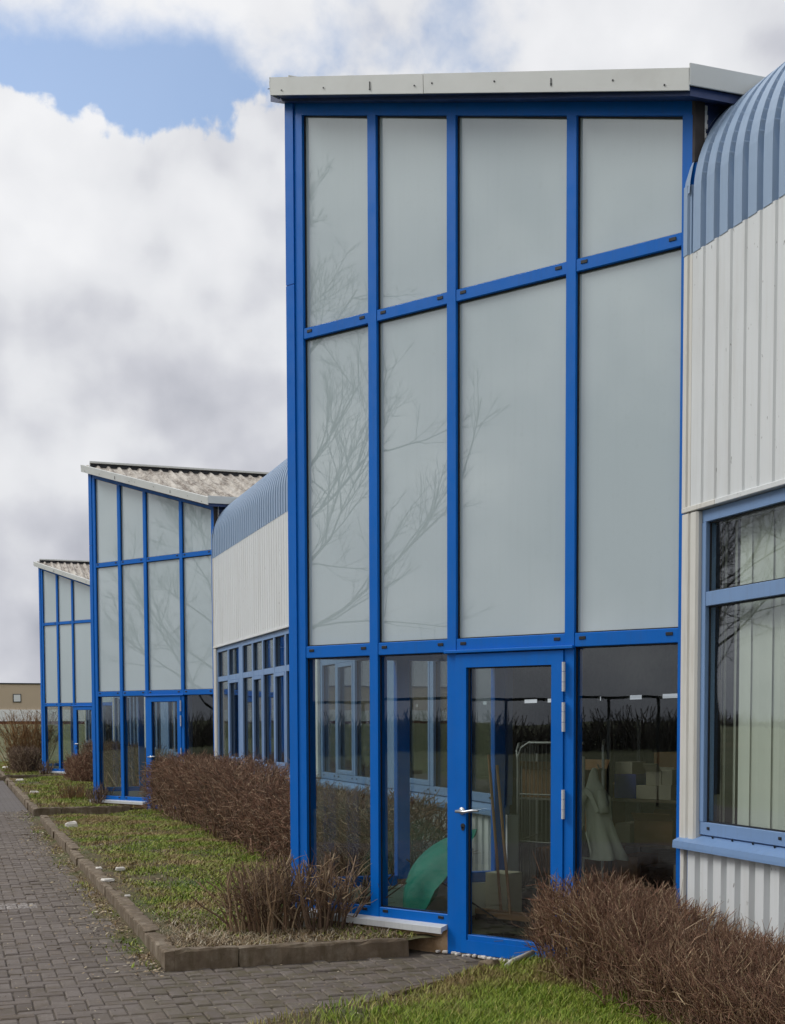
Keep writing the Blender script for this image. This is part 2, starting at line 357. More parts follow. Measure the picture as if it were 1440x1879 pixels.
class MB:
    """collects vertices and faces"""
    def __init__(s): s.v = []; s.f = []
    def add(s, v, f):
        b = len(s.v); s.v += [tuple(map(float, q)) for q in v]; s.f += [tuple(b + i for i in q) for q in f]; return s
    def box(s, a, b, c=.0):
        (x0, y0, z0), (x1, y1, z1) = a, b
        x0, x1 = min(x0, x1), max(x0, x1); y0, y1 = min(y0, y1), max(y0, y1); z0, z1 = min(z0, z1), max(z0, z1)
        if c <= 0:
            return s.add([(x0, y0, z0), (x1, y0, z0), (x1, y1, z0), (x0, y1, z0), (x0, y0, z1), (x1, y0, z1), (x1, y1, z1), (x0, y1, z1)],
                         [(0, 3, 2, 1), (4, 5, 6, 7), (0, 1, 5, 4), (1, 2, 6, 5), (2, 3, 7, 6), (3, 0, 4, 7)])
        c = min(c, (x1 - x0) * .45, (y1 - y0) * .45, (z1 - z0) * .45)
        X, Y, Z = (x0, x1), (y0, y1), (z0, z1); v = []; idx = {}
        for i in (0, 1):
            for j in (0, 1):
                for k in (0, 1):
                    sx, sy, sz = (c if i == 0 else -c), (c if j == 0 else -c), (c if k == 0 else -c)
                    idx[i, j, k] = len(v)
                    v += [(X[i], Y[j] + sy, Z[k] + sz), (X[i] + sx, Y[j], Z[k] + sz), (X[i] + sx, Y[j] + sy, Z[k])]
        I = lambda i, j, k, a: idx[i, j, k] + a
        f = []
        f += [(I(0,0,0,0), I(0,0,1,0), I(0,1,1,0), I(0,1,0,0)), (I(1,0,0,0), I(1,1,0,0), I(1,1,1,0), I(1,0,1,0))]
        f += [(I(0,0,0,1), I(1,0,0,1), I(1,0,1,1), I(0,0,1,1)), (I(0,1,0,1), I(0,1,1,1), I(1,1,1,1), I(1,1,0,1))]
        f += [(I(0,0,0,2), I(0,1,0,2), I(1,1,0,2), I(1,0,0,2)), (I(0,0,1,2), I(1,0,1,2), I(1,1,1,2), I(0,1,1,2))]
        for i in (0, 1):
            for j in (0, 1):
                f.append((I(i,j,0,0), I(i,j,0,1), I(i,j,1,1), I(i,j,1,0)))
                f.append((I(i,0,j,0), I(i,0,j,2), I(i,1,j,2), I(i,1,j,0)))
                f.append((I(0,i,j,1), I(0,i,j,2), I(1,i,j,2), I(1,i,j,1)))
                for k in (0, 1): f.append((I(i,j,k,0), I(i,j,k,1), I(i,j,k,2)))
        return s.add(v, f)
    def prism(s, poly, a, b, fn):
        """poly: 2d outline, extruded from a to b; fn(p,q,t)->xyz"""
        n = len(poly)
        v = [fn(p, q, a) for p, q in poly] + [fn(p, q, b) for p, q in poly]
        f = [tuple(range(n))[::-1], tuple(range(n, 2 * n))] + [(i, (i + 1) % n, n + (i + 1) % n, n + i) for i in range(n)]
        return s.add(v, f)
    def tube(s, pts, rad, sides=8, cap=True):
        pts = [Vector(p) for p in pts]; n = len(pts); rad = rad if isinstance(rad, (list, tuple)) else [rad] * n
        v = []; up = None
        for i, p in enumerate(pts):
            d = (pts[min(i + 1, n - 1)] - pts[max(i - 1, 0)]).normalized()
            if up is None: up = d.orthogonal().normalized()
            up = (up - d * up.dot(d)); up = up.normalized() if up.length > 1e-5 else d.orthogonal().normalized()
            w = d.cross(up)
            for k in range(sides):
                t = 2 * math.pi * k / sides; v.append(p + (up * math.cos(t) + w * math.sin(t)) * rad[i])
        f = [(i * sides + k, i * sides + (k + 1) % sides, (i + 1) * sides + (k + 1) % sides, (i + 1) * sides + k) for i in range(n - 1) for k in range(sides)]
        if cap: f += [tuple(range(sides))[::-1], tuple((n - 1) * sides + k for k in range(sides))]
        return s.add(v, f)
    def xf(s, fn): s.v = [fn(*q) for q in s.v]; return s
    def mesh(s, name, mat, smooth=False): return mesh(name, s.v, s.f, mat, smooth)
    def build(s, name, mat, parent=None, smooth=False, loc=None): return link(name, s.mesh(name, mat, smooth), parent, loc)

def np_mesh(name, V, loops, counts, mat, smooth=False):
    """fast mesh from arrays: V (n,3); loops flat vertex ids; counts = sides per face (int)"""
    me = bpy.data.meshes.new(name); nf = len(loops) // counts
    me.vertices.add(len(V)); me.vertices.foreach_set('co', np.ascontiguousarray(V, dtype=np.float32).ravel())
    me.loops.add(len(loops)); me.loops.foreach_set('vertex_index', np.ascontiguousarray(loops, dtype=np.int32))
    me.polygons.add(nf); me.polygons.foreach_set('loop_start', np.arange(0, nf * counts, counts, dtype=np.int32))
    me.polygons.foreach_set('loop_total', np.full(nf, counts, dtype=np.int32))
    if smooth: me.polygons.foreach_set('use_smooth', np.ones(nf, dtype=bool))
    me.materials.append(mat); me.update(calc_edges=True); return me
def tubes_np(P, rad, sides=3):
    """P (n,k,3) polylines, rad (n,k) -> V, quad loops"""
    n, k, _ = P.shape
    D = np.empty_like(P); D[:, 1:-1] = P[:, 2:] - P[:, :-2]; D[:, 0] = P[:, 1] - P[:, 0]; D[:, -1] = P[:, -1] - P[:, -2]
    D /= np.linalg.norm(D, axis=2, keepdims=True) + 1e-9
    ref = np.where(np.abs(D[..., 2:3]) > .9, np.array([1., 0, 0]), np.array([0, 0, 1.]))
    A = np.cross(D, ref); A /= np.linalg.norm(A, axis=2, keepdims=True) + 1e-9; B = np.cross(D, A)
    V = np.empty((n, k, sides, 3))
    for j in range(sides):
        t = 2 * np.pi * j / sides; V[:, :, j] = P + (A * np.cos(t) + B * np.sin(t)) * rad[..., None]
    base = (np.arange(n) * k * sides)[:, None, None, None]
    i = np.arange(k - 1)[None, :, None, None] * sides; j = np.arange(sides)[None, None, :, None]; j2 = (j + 1) % sides
    q = np.concatenate([base + i + j, base + i + j2, base + i + sides + j2, base + i + sides + j], axis=3)
    return V.reshape(-1, 3), q.ravel()
def twig_mesh(name, starts, dirs, lens, r0, mat, bend=.25, sides=3, k=3, taper=.35):
    n = len(starts); P = np.empty((n, k, 3)); P[:, 0] = starts; d = dirs / (np.linalg.norm(dirs, axis=1, keepdims=True) + 1e-9)
    for i in range(1, k):
        P[:, i] = P[:, i - 1] + d * (lens / (k - 1))[:, None]
        d = d + rng.normal(0, bend, (n, 3)); d /= np.linalg.norm(d, axis=1, keepdims=True)
    rad = np.asarray(r0).reshape(-1, 1) * np.linspace(1, taper, k)[None, :]
    rad = np.broadcast_to(rad, (n, k))
    V, q = tubes_np(P, rad, sides); return np_mesh(name, V, q, 4, mat)

# ------------------------------------------------------------------ plan of the place (metres; +x into the building, +y along the wall away from the camera)
BETA = 0.552995; SB, CB = math.sin(BETA), math.cos(BETA)
OX, OY, PER = 4.7886, 6.9656, 16.533
XW = 4.41                                   # face of the corrugated wall
def loc2w(s, d): return (OX - SB * s - CB * d, OY + CB * s - SB * d)      # tower frame -> world (first tower)
def w2loc(x, y): 
    dx, dy = x - OX, y - OY; return (-SB * dx + CB * dy, -CB * dx - SB * dy)
def W2L(x, y, z): s, d = w2loc(x, y); return (s, d, z)
YB, YA = 7.58, 10.61

# ---- ground
gx = np.concatenate([np.linspace(-900, -60, 12), np.linspace(-50, 50, 41), np.linspace(60, 900, 12)])
gy = np.concatenate([np.linspace(-600, -20, 10), np.linspace(-10, 44, 12), np.linspace(46, 170, 50), np.linspace(190, 1800, 14)])
def gz(y): 
    t = np.clip((y - 45) / 85, 0, 1); return -.03 + 1.60 * t * t * (3 - 2 * t)
V = []; F = []
for y in gy:
    for x in gx: V.append((x, y, gz(y)))
nx = len(gx)
for j in range(len(gy) - 1):
    for i in range(nx - 1): F.append((j * nx + i, j * nx + i + 1, (j + 1) * nx + i + 1, (j + 1) * nx + i))
field = link('meadow', mesh('meadow', V, F, M['field'], True)); tag(field, 'rough green and straw coloured meadow beyond the paving and buildings', 'meadow', kind='structure')

# ---- paving
pav = MB().add([(-5.6, -8, -.0125), (1.30, -8, -.0125), (1.30, 41.6, -.0125), (-5.6, 41.6, -.0125)], [(0, 1, 2, 3)]).add([(1.30, 6.5, -.0125), (4.3, 6.5, -.0125), (4.3, 9.3, -.0125), (1.30, 9.3, -.0125)], [(0, 1, 2, 3)])
pavement = pav.build('pavement', M['joint']); tag(pavement, 'grey concrete block paving with a path up to the blue door', 'paving', kind='structure')
a = .1025
def on_paving(x, y):
    if x < 1.31: return True
    if y > 9.17 or x > 3.45: return False
    return y > 7.31 + (x - 1.68) * .5926 + .03
def edge_in(x, y): return y - (7.31 + (x - 1.68) * .5926)
cells = []
for ix in range(-18, 36):
    for iy in range(50, 262):
        k = (ix - iy) % 4
        if k == 0: x, y, h = ix * a + a, iy * a + a / 2, True
        elif k == 3: x, y, h = ix * a + a / 2, iy * a + a, False
        else: continue
        if not on_paving(x, y): continue
        if x > 1.28 and not (on_paving(x - .05, y - .05) and on_paving(x + .05, y + .05)): 
            pass
        cells.append((x, y, h))
def paver_geo(mb, hx, hy):
    c = .008
    mb.add([(-hx, -hy, -.03), (hx, -hy, -.03), (hx, hy, -.03), (-hx, hy, -.03), (-hx, -hy, -c), (hx, -hy, -c), (hx, hy, -c), (-hx, hy, -c), (-hx + c, -hy + c, 0), (hx - c, -hy + c, 0), (hx - c, hy - c, 0), (-hx + c, hy - c, 0)],
           [(0, 1, 5, 4), (1, 2, 6, 5), (2, 3, 7, 6), (3, 0, 4, 7), (4, 5, 9, 8), (5, 6, 10, 9), (6, 7, 11, 10), (7, 4, 8, 11), (8, 9, 10, 11)])
g_ = .0035
mbh = MB(); paver_geo(mbh, a - g_, a / 2 - g_); me_h = mbh.mesh('paver', M['paver'])
mbv = MB(); paver_geo(mbv, a / 2 - g_, a - g_); me_v = mbv.mesh('paver', M['paver'])
def inview(x, y):      # roughly inside the photograph's frame
    return y > 7.2 and x > .02 * y + .02 and x < 3.5
near = sorted([c for c in cells if inview(c[0], c[1])], key=lambda c: c[1])[:300]
nearset = set(near)
for (x, y, h) in near:
    o = link('paver', me_h if h else me_v, pavement, (x, y, random.gauss(-.003, .0032)))
    o.rotation_euler = (random.gauss(0, .009), random.gauss(0, .009), random.gauss(0, .006))
rest = MB()
for (x, y, h) in cells:
    if (x, y, h) in nearset: continue
    m2 = MB(); paver_geo(m2, *((a - g_, a / 2 - g_) if h else (a / 2 - g_, a - g_)))
    dz = random.gauss(-.003, .0032); tx, ty = random.gauss(0, .009), random.gauss(0, .009)
    rest.add([(p + x, q + y, r + dz + p * tx + q * ty) for p, q, r in m2.v], m2.f)
o = rest.build('paver_field', M['paver'], pavement); o['kind'] = 'stuff'
fp = MB().add([(-5.6, -8, -.004), (-1.85, -8, -.004), (-1.85, 41.6, -.004), (-5.6, 41.6, -.004)], [(0, 1, 2, 3)]).add([(-1.85, 26.85, -.004), (1.30, 26.85, -.004), (1.30, 41.6, -.004), (-1.85, 41.6, -.004)], [(0, 1, 2, 3)])
fp.build('distant_paving', M['far_paving'], pavement)

# ---- planting beds with kerbs
def bed_height(x, y, m):
    return .085 + .02 * math.sin(x * 2.1 + y * .7) * math.cos(y * 1.3) 
def build_bed(m, ystart, label, raised=True):
    y1 = ystart; mb = MB(); nx_, ny_ = 26, 110
    yend0 = 7.31 + (m + 1) * PER
    for j in range(ny_ + 1):
        for i in range(nx_ + 1):
            x = 1.385 + random.gauss(0, .012) * (i == 0) + (4.5 - 1.385) * i / nx_
            ye = 7.31 + (x - 1.68) * .5926 + (m + 1) * PER
            y = y1 + (ye - y1) * j / ny_
            z = (.09 if raised else .045) + random.gauss(0, .006) + .02 * math.sin(x * 3.1 + y * 1.7)
            if j == ny_: z = .01
            if i == 0: z += .015
            if i == 1: z += .02
            mb.v.append((x, y, z))
    for j in range(ny_):
        for i in range(nx_): q = j * (nx_ + 1) + i; mb.f.append((q, q + 1, q + nx_ + 2, q + nx_ + 1))
    o = mb.build('planting_bed', M['soil'], smooth=True); tag(o, label, 'planting bed', 'beds along the factory wall', 'structure'); return o
build_bed(0, 9.27, 'grass and soil bed between the kerb and the first long hedge')
build_bed(1, 9.27 + PER, 'second bed in front of the middle glass tower')
build_bed(2, 9.27 + 2 * PER, 'farthest bed in front of the last glass tower')
# near bed in the foreground (no raised kerb, flush edging)
mb = MB(); nx_, ny_ = 24, 60
for j in range(ny_ + 1):
    for i in range(nx_ + 1):
        x = 1.40 + (4.5 - 1.40) * i / nx_; ye = 7.31 + (x - 1.68) * .5926
        y = 2.0 + (ye - 2.0) * j / ny_
        mb.v.append((x, y, .035 + random.gauss(0, .007) - (.03 if j == ny_ else 0) + .015 * math.sin(x * 3 + y * 2)))
for j in range(ny_):
    for i in range(nx_): q = j * (nx_ + 1) + i; mb.f.append((q, q + 1, q + nx_ + 2, q + nx_ + 1))
tag(mb.build('planting_bed', M['soil'], smooth=True), 'foreground bed of fresh grass under the near right hedge', 'planting bed', 'beds along the factory wall', 'structure')

def kerb_run(label, stones):
    e = empty('kerb', (stones[0][0], stones[0][1], 0)); tag(e, label, 'kerb', kind='structure')
    for (x, y, L, ang, w, zt) in stones:
        mb = MB(); nl = max(2, int(L / .07)); sec = [(-.5, -.15), (-.5, -.0), (-.5, .86), (-.44, .96), (-.34, 1.0), (.0, 1.0), (.36, 1.0), (.46, .95), (.5, .84), (.5, -.15)]
        for i in range(nl + 1):
            u = -L / 2 + .004 + (L - .008) * i / nl; end = i in (0, nl); chip = random.random() < .12
            for kq, (p, q) in enumerate(sec):
                zz = q * zt if q > 0 else q; jj = .0035 if 0 < kq < 9 else 0
                if chip and kq in (2, 3, 4): zz -= random.uniform(.004, .022); p += .08
                if end and 1 < kq < 8: zz -= random.uniform(.002, .012)
                mb.v.append((u + random.gauss(0, jj), p * w + random.gauss(0, jj), zz + random.gauss(0, jj)))
        K_ = len(sec)
        for i in range(nl):
            for kq in range(K_ - 1): q0 = i * K_ + kq; mb.f.append((q0, q0 + 1, q0 + K_ + 1, q0 + K_))
        mb.f += [tuple(range(K_)), tuple(nl * K_ + t for t in range(K_))[::-1]]
        o = mb.build('kerb_stone', M['kerb'], e); o.location = (x - e.location.x, y - e.location.y, random.gauss(0, .006)); o.rotation_euler = (random.gauss(0, .012), random.gauss(0, .006), ang + random.gauss(0, .008))
    return e
for m, lab in ((0, 'weathered concrete kerb round the bed with the first long hedge'), (1, 'kerb round the bed before the middle tower'), (2, 'far kerb round the bed before the last tower')):
    st = []; y0 = m * PER
    L = .45; st.append((1.39 + .22, 9.28 + y0, .45, 0, .13, .128)); st.append((1.835 + .627, 9.27 + y0, 1.25, 0, .12, .128))
    y = 9.22 + y0; yend = 7.2 + (m + 1) * PER if m < 2 else 41.6 + 8
    while y < yend - .3:
        l = min(1.0, yend - y); st.append((1.385 + random.gauss(0, .008), y + l / 2, l, R(90), .125, .125)); y += l
    kerb_run(lab, st)
# flush edging along the foreground grass
st = []
for i in range(4):
    t = .5 + i; dx, dy = 1 / math.hypot(1, .5926), .5926 / math.hypot(1, .5926)
    st.append((1.45 + dx * t * .95 * .62, 7.31 + (1.45 + dx * t * .95 * .62 - 1.68) * .5926 + .0, .58, math.atan(.5926), .05, .018))
kerb_run('thin sunken edging between the door path and the foreground grass', st)
st = [(1.0 - i, 41.7, 1.0, 0, .12, .11) for i in range(7)]
kerb_run('kerb crossing the far end of the paving', st)

# ------------------------------------------------------------------ glass tower
def ztop(s): return 5.303 + .2754 * s
ZLB, ZLT, ZMB, ZMT, ZPB = 2.211, 2.305, 4.711, 4.794, .279
tower = empty('glass_tower', (OX, OY, 0), R(90) + BETA)
SZ = lambda p, q, t: (p, t, q)
def plate(name, poly, d0, d1, mat, parent=None):
    return MB().prism(poly, d0, d1, SZ).build(name, mat, parent or tower)
def bar(name, s0, s1, z0, z1, d0, d1, mat, parent=None, c=.004):
    return MB().box((s0, d0, z0), (s1, d1, z1), c).build(name, mat, parent or tower)
cap_me = MB().box((-.026, 0, -.011), (.026, .006, .011), .002).mesh('drain_cap', M['black'])
BAYS = [(.762, 1.554), (1.629, 2.571), (2.650, 3.325), (3.406, 4.087)]
# posts and mullions
def vert(name, s0, s1, z0, d0=-.11, d1=0.0, mat=None):
    return plate(name, [(s0, z0), (s1, z0), (s1, ztop(s1) + .002), (s0, ztop(s0) + .002)], d0, d1, mat or M['blue'])
plate('corner_post', [(4.172, .10), (4.260, .10), (4.260, 5.150), (4.172, 5.150)], -.13, .012, M['blue'])
plate('corner_post', [(4.172, 5.156), (4.260, 5.156), (4.260, ztop(4.260) + .13), (4.172, ztop(4.172) + .13)], -.13, .012, M['blue'])
vert('stile', 4.087, 4.168, .15)
vert('mullion', 3.325, 3.406, .15)
vert('door_post', 2.571, 2.650, -.01)
vert('mullion', 1.554, 1.629, .0)
vert('stile', .66, .762, .05)
# transoms in every bay, with black drain caps
def transom(s0, s1, z0, z1, caps=True, d1=-.004):
    o = bar('transom', s0 - .001, s1 + .001, z0, z1, -.10, d1, M['blue'])
    if caps:
        for sc in (s0 + .065, s1 - .065):
            c = link('drain_cap', cap_me, o, (sc, d1 - .001, (z0 + z1) / 2 + .012))
    return o
for i, (s0, s1) in enumerate(BAYS):
    transom(s0, s1, ZLB, ZLT); transom(s0, s1, ZMB, ZMT)
    if i >= 2: transom(s0, s1, .20, ZPB)
    if i == 0: transom(s0, s1, .20, ZPB)
# sloping top rail; header board with the roof's shadow put into its navy
plate('top_rail', [(.66, ztop(.66)), (4.171, ztop(4.171)), (4.171, ztop(4.171) + .12), (.66, ztop(.66) + .12)], -.10, -.004, M['blue'])
plate('header_board', [(.66, ztop(.66) + .121), (4.26, ztop(4.26) + .121), (4.26, ztop(4.26) + .16), (.66, ztop(.66) + .16)], -.09, -.035, M['navy'])
# panes: frosted above, clear below
def ring(s0, s1, zf0, zf1, w, d0, d1):
    mb = MB()
    outer = [(s0, zf0(s0)), (s1, zf0(s1)), (s1, zf1(s1)), (s0, zf1(s0))]
    inner = [(s0 + w, zf0(s0) + w), (s1 - w, zf0(s1) + w), (s1 - w, zf1(s1) - w), (s0 + w, zf1(s0) - w)]
    v = [(p, d1, q) for p, q in outer] + [(p, d1, q) for p, q in inner] + [(p, d0, q) for p, q in outer] + [(p, d0, q) for p, q in inner]
    f = []
    for i in range(4):
        j = (i + 1) % 4
        f += [(i, j, 4 + j, 4 + i), (8 + j, 8 + i, 12 + i, 12 + j), (4 + i, 4 + j, 12 + j, 12 + i), (j, i, 8 + i, 8 + j)]
    return mb.add(v, f)
def pane(s0, s1, z0, z1, mat, slope=False, parent=None, name='pane', d=-.038):
    f0 = lambda s: z0; f1 = (lambda s: ztop(s)) if slope else (lambda s: z1)
    e = .012
    ta, tb = random.gauss(0, .0012), random.gauss(0, .0010); sc_, zc_ = (s0 + s1) / 2, (z0 + f1((s0 + s1) / 2)) / 2
    mbp = MB().prism([(s0 - e, z0 - e), (s1 + e, z0 - e), (s1 + e, f1(s1) + e), (s0 - e, f1(s0) + e)], d - .012, d, SZ)
    o = mbp.xf(lambda x, y, z: (x, y + ta * (x - sc_) + tb * (z - zc_) - .002, z)).build(name, mat, parent or tower)
    g = ring(s0 - .002, s1 + .002, lambda s: f0(s) - .002, lambda s: f1(s) + .002, .011, d + .001, d + .012).build('gasket_shade', M['black'], o)  # black edging: gasket plus the shadow of the reveals put into colour
    return o
for i, (s0, s1) in enumerate(BAYS):
    pane(s0, s1, ZMT, None, M['frosted'], True); pane(s0, s1, ZLT, ZMB, M['frosted'])
    if i != 1: pane(s0, s1, ZPB, ZLB, M['glass'])
# door
dm = ring(1.634, 2.566, lambda s: .012, lambda s: 2.192, .097, -.06, .012)
door = dm.build('door', M['blue'], tower)
MB().box((1.721 - .012, -.03, .109), (2.458 + .012, -.018, 2.107)).build('door_pane', M['glass'], door)
ring(1.719, 2.460, lambda s: .107, lambda s: 2.097, .012, -.017, -.006).build('gasket_shade', M['black'], door)
MB().box((1.719, -.055, .10), (2.460, .008, .150), .003).build('kick_rail', M['blue'], door)
hm = MB().tube([(0, 0, -.1), (0, 0, -.037)], .0125, 12).tube([(0, 0, -.034), (0, 0, .034)], .0125, 12).tube([(0, 0, .037), (0, 0, .1)], .0125, 12).mesh('hinge', M['hinge'])
for z in (2.01, 1.735, 1.135): link('hinge', hm, door, (1.621, .024, z))
h = MB().tube([(2.504, .010, 1.055), (2.504, .020, 1.055)], .027, 16).tube([(2.504, .018, 1.055), (2.504, .066, 1.055)], .010, 10).tube([(2.522, .066, 1.053), (2.44, .066, 1.052), (2.41, .062, 1.058), (2.375, .060, 1.064), (2.325, .060, 1.064)], [.011, .011, .010, .010, .009], 10)
h.build('handle', M['alu'], door, True)
MB().tube([(2.496, .010, .945), (2.496, .018, .945)], .019, 14).tube([(2.496, .010, .925), (2.496, .018, .925)], .014, 14).build('lock_plate', M['dark_metal'], door)
bar('drip_rail', 1.545, 2.66, 2.199, 2.222, -.002, .035, M['blue'], c=.004)
bar('threshold', 1.60, 2.60, -.03, .008, -.12, .03, M['kerb'], c=.004)
# white sill, plinth
plate_w = MB().prism([(-.02, .207), (.062, .190), (.072, .187), (.072, .142), (.060, .142), (.056, .158), (-.02, .172)], 2.655, 4.30, lambda p, q, t: (t, p, q))
plate_w.build('window_sill', M['sill'], tower)
MB().prism([(-.02, .207), (.062, .190), (.072, .187), (.072, .142), (.060, .142), (.056, .158), (-.02, .172)], .60, 1.55, lambda p, q, t: (t, p, q)).build('window_sill', M['sill'], tower)
pl = MB(); n = 22                            # crumbling plinth with a broken lower edge
for i in range(n + 1):
    s = 2.653 + (4.27 - 2.653) * i / n
    for z, dd in ((.178, .0), (.06, .006), (-.06, .010)):
        pl.v.append((s, -.012 + random.gauss(0, .006) + dd, z))
for i in range(n):
    for k in (0, 1): q = i * 3 + k; pl.f.append((q, q + 1, q + 4, q + 3))
pl.build('plinth', M['plinth'], tower)
# rubble crumbs along the threshold
rb = MB()
for i in range(30):
    s = random.uniform(1.9, 2.75); d = random.uniform(.03, .075); r = random.uniform(.006, .02)
    b = MB().box((-r, -r * .8, -.004), (r * 1.4, r * .8, r), r * .3); an = random.uniform(0, 6)
    rb.add([(s + p * math.cos(an) - q * math.sin(an), d + p * math.sin(an) + q * math.cos(an), z_ + .001) for p, q, z_ in b.v], b.f)
o = rb.build('threshold_rubble', M['stone'], tower); o['kind'] = 'stuff'

# return wall (square to the hall): clear glass below, panels above
def wbox(name, a, b, mat, parent=None, c=.003):
    return MB().box(a, b, c).xf(W2L).build(name, mat, parent or tower)
XA = loc2w(4.275, 0)[0]
def return_pane(x0, x1, z0, z1, mat):
    o = wbox('side_pane', (x0 - .01, YA - .052, z0 - .01), (x1 + .01, YA - .04, z1 + .01), mat, c=0)
    return o
wbox('side_stile', (XA + .075, YA - .10, .40), (XA + .16, YA - .012, 6.40), M['blue'])
wbox('side_mullion', (3.43, YA - .10, .40), (3.54, YA - .012, 6.40), M['blue'])
wbox('side_stile', (4.30, YA - .10, .40), (4.40, YA - .012, 6.40), M['blue'])
for x0, x1 in ((XA + .16, 3.43), (3.54, 4.30)):
    wbox('side_transom', (x0, YA - .097, .345), (x1, YA - .016, .43), M['blue']); wbox('side_transom', (x0, YA - .097, ZLB), (x1, YA - .016, ZLT), M['blue'])
    wbox('side_transom', (x0, YA - .097, ZMB), (x1, YA - .016, ZMT), M['blue']); wbox('side_transom', (x0, YA - .097, 6.30), (x1, YA - .016, 6.40), M['blue'])
    return_pane(x0, x1, .43, ZLB, M['glass']); return_pane(x0, x1, ZLT, ZMB, M['frosted']); return_pane(x0, x1, ZMT, 6.30, M['frosted'])
wbox('side_upstand', (XA + .07, YA - .14, -.05), (4.40, YA - .02, .343), M['plaster_white'])

# roof of the tower: corrugated sheets rising along +y from the eave
ZE, YE, KS = 5.655, 7.385, .3235
def zroof(y): return ZE + KS * (y - YE)
def front_y(x):           # plan line of the front fascia (d = .19)
    s = (OX - CB * .19 - x) / SB; return OY + CB * s - SB * .19
YR = 10.66; pitch_c = .20; amp = .021
xs0 = 2.42; nsheet = 6; per_sheet = 5
prof = [(0.0, -1), (.34, -1), (.50, .8), (.60, 1), (.70, .8), (.86, -1)]
for k in range(nsheet):
    mb = MB(); pts = []
    for r in range(per_sheet + (0 if k < nsheet - 1 else 0)):
        for t, h_ in prof: pts.append((xs0 + (k * per_sheet + r + t) * pitch_c, h_))
    pts.append((xs0 + (k + 1) * per_sheet * pitch_c + .06, -1))
    nseg = 6
    for (x, h_) in pts:
        ya = max(YE + .01, front_y(x) + .02) if x < 4.3 else YE + .01
        ya = min(ya, YR - .02)
        for j in range(nseg + 1):
            y = ya + (YR - ya) * j / nseg; mb.v.append((x, y, zroof(y) - .012 + h_ * amp + k * .0015))
    for i in range(len(pts) - 1):
        for j in range(nseg): q = i * (nseg + 1) + j; mb.f.append((q, q + nseg + 1, q + nseg + 2, q + 1))
    mb.xf(W2L).build('roof_sheet', M['fibre'], tower)
# deck under the sheets
deck = [(2.44, YR - .03), (loc2w(.62, .17)[0], loc2w(.62, .17)[1]), (9.0, YE + .03), (9.0, YR - .03)]
mb = MB(); v = []
for dz in (-.13, -.075):
    for x, y in deck: v.append((x, y, zroof(y) + dz))
mb.add(v, [(0, 1, 2, 3), (7, 6, 5, 4), (0, 4, 5, 1), (1, 5, 6, 2), (2, 6, 7, 3), (3, 7, 4, 0)]).xf(W2L).build('roof_deck', M['navy'], tower)
# fascias: two front lengths, turned end, eave length
def zf0(s): return 5.551 + .2753 * (s - .612)
def fascia_front(s0, s1, d, name='fascia'):
    prof_ = lambda s: [(d, zf0(s)), (d + .012, zf0(s)), (d + .016, zf0(s) + .132), (d - .05, zf0(s) + .140), (d - .05, zf0(s) + .130), (d, zf0(s) + .124)]
    a_, b_ = prof_(s0), prof_(s1); n_ = len(a_)
    v_ = [(s0, p, q) for p, q in a_] + [(s1, p, q) for p, q in b_]
    f_ = [tuple(range(n_))[::-1], tuple(range(n_, 2 * n_))] + [(i, (i + 1) % n_, n_ + (i + 1) % n_, n_ + i) for i in range(n_)]
    return MB().add(v_, f_).build(name, M['fascia'], tower)
fascia_front(.612, 2.697, .19); fascia_front(2.704, 4.228, .188)
rv_ = MB().tube([(0, 0, 0), (0, .004, 0)], .006, 8).mesh('rivet', M['dark_metal'])
for sq in (.78, 1.15, 1.62, 2.08, 2.62, 2.78, 3.20, 3.66, 4.10): link('rivet', rv_, tower, (sq, .2045, zf0(sq) + random.uniform(.03, .075)))
for sq in (1.62, 3.20): MB().box((sq - .003, .2045, zf0(sq) + .035), (sq + .003, .2085, zf0(sq) + .085)).build('scratch', M['dark_metal'], tower)
# turned end of the fascia at the high corner
s0, s1 = 4.228, 4.31
v = [(s0, .200, zf0(s0)), (s1 - .035, .12, zf0(s0) + .085), (s1, .13, zf0(s1) + .105), (s0, .206, zf0(s0) + .134), (s0, .10, zf0(s0)), (s1 - .035, .02, zf0(s0) + .085), (s1, .03, zf0(s1) + .105), (s0, .10, zf0(s0) + .134)]
MB().add(v, [(0, 1, 2, 3), (7, 6, 5, 4), (0, 4, 5, 1), (1, 5, 6, 2), (2, 6, 7, 3), (3, 7, 4, 0)]).build('fascia_end', M['fascia'], tower)
wbox('eave_fascia', (4.297, YE - .012, ZE - .075), (9.0, YE, ZE + .058), M['fascia'])
wbox('ridge_fascia', (2.58, YR + .004, zroof(YR) - .10), (9.0, YR + .016, zroof(YR) + .039), M['fascia'])
wbox('ridge_cap', (2.58, YR - .055, zroof(YR) + .040), (9.0, YR + .02, zroof(YR) + .078), M['fascia'])
wbox('ridge_gap_shade', (2.60, YR - .012, zroof(YR) - .08), (9.0, YR - .002, zroof(YR) + .039), M['black'])  # black board stands in for the dark of the gaps under the cap
# soffit strip under the front overhang
sof = [(.62, .185), (4.22, .185), (4.22, -.03), (.62, -.03)]
MB().add([(s, d, zf0(s) + .012) for s, d in sof] + [(s, d, zf0(s) + .024) for s, d in sof], [(0, 1, 2, 3), (7, 6, 5, 4), (0, 4, 5, 1), (1, 5, 6, 2), (2, 6, 7, 3), (3, 7, 4, 0)]).build('soffit', M['navy'], tower)
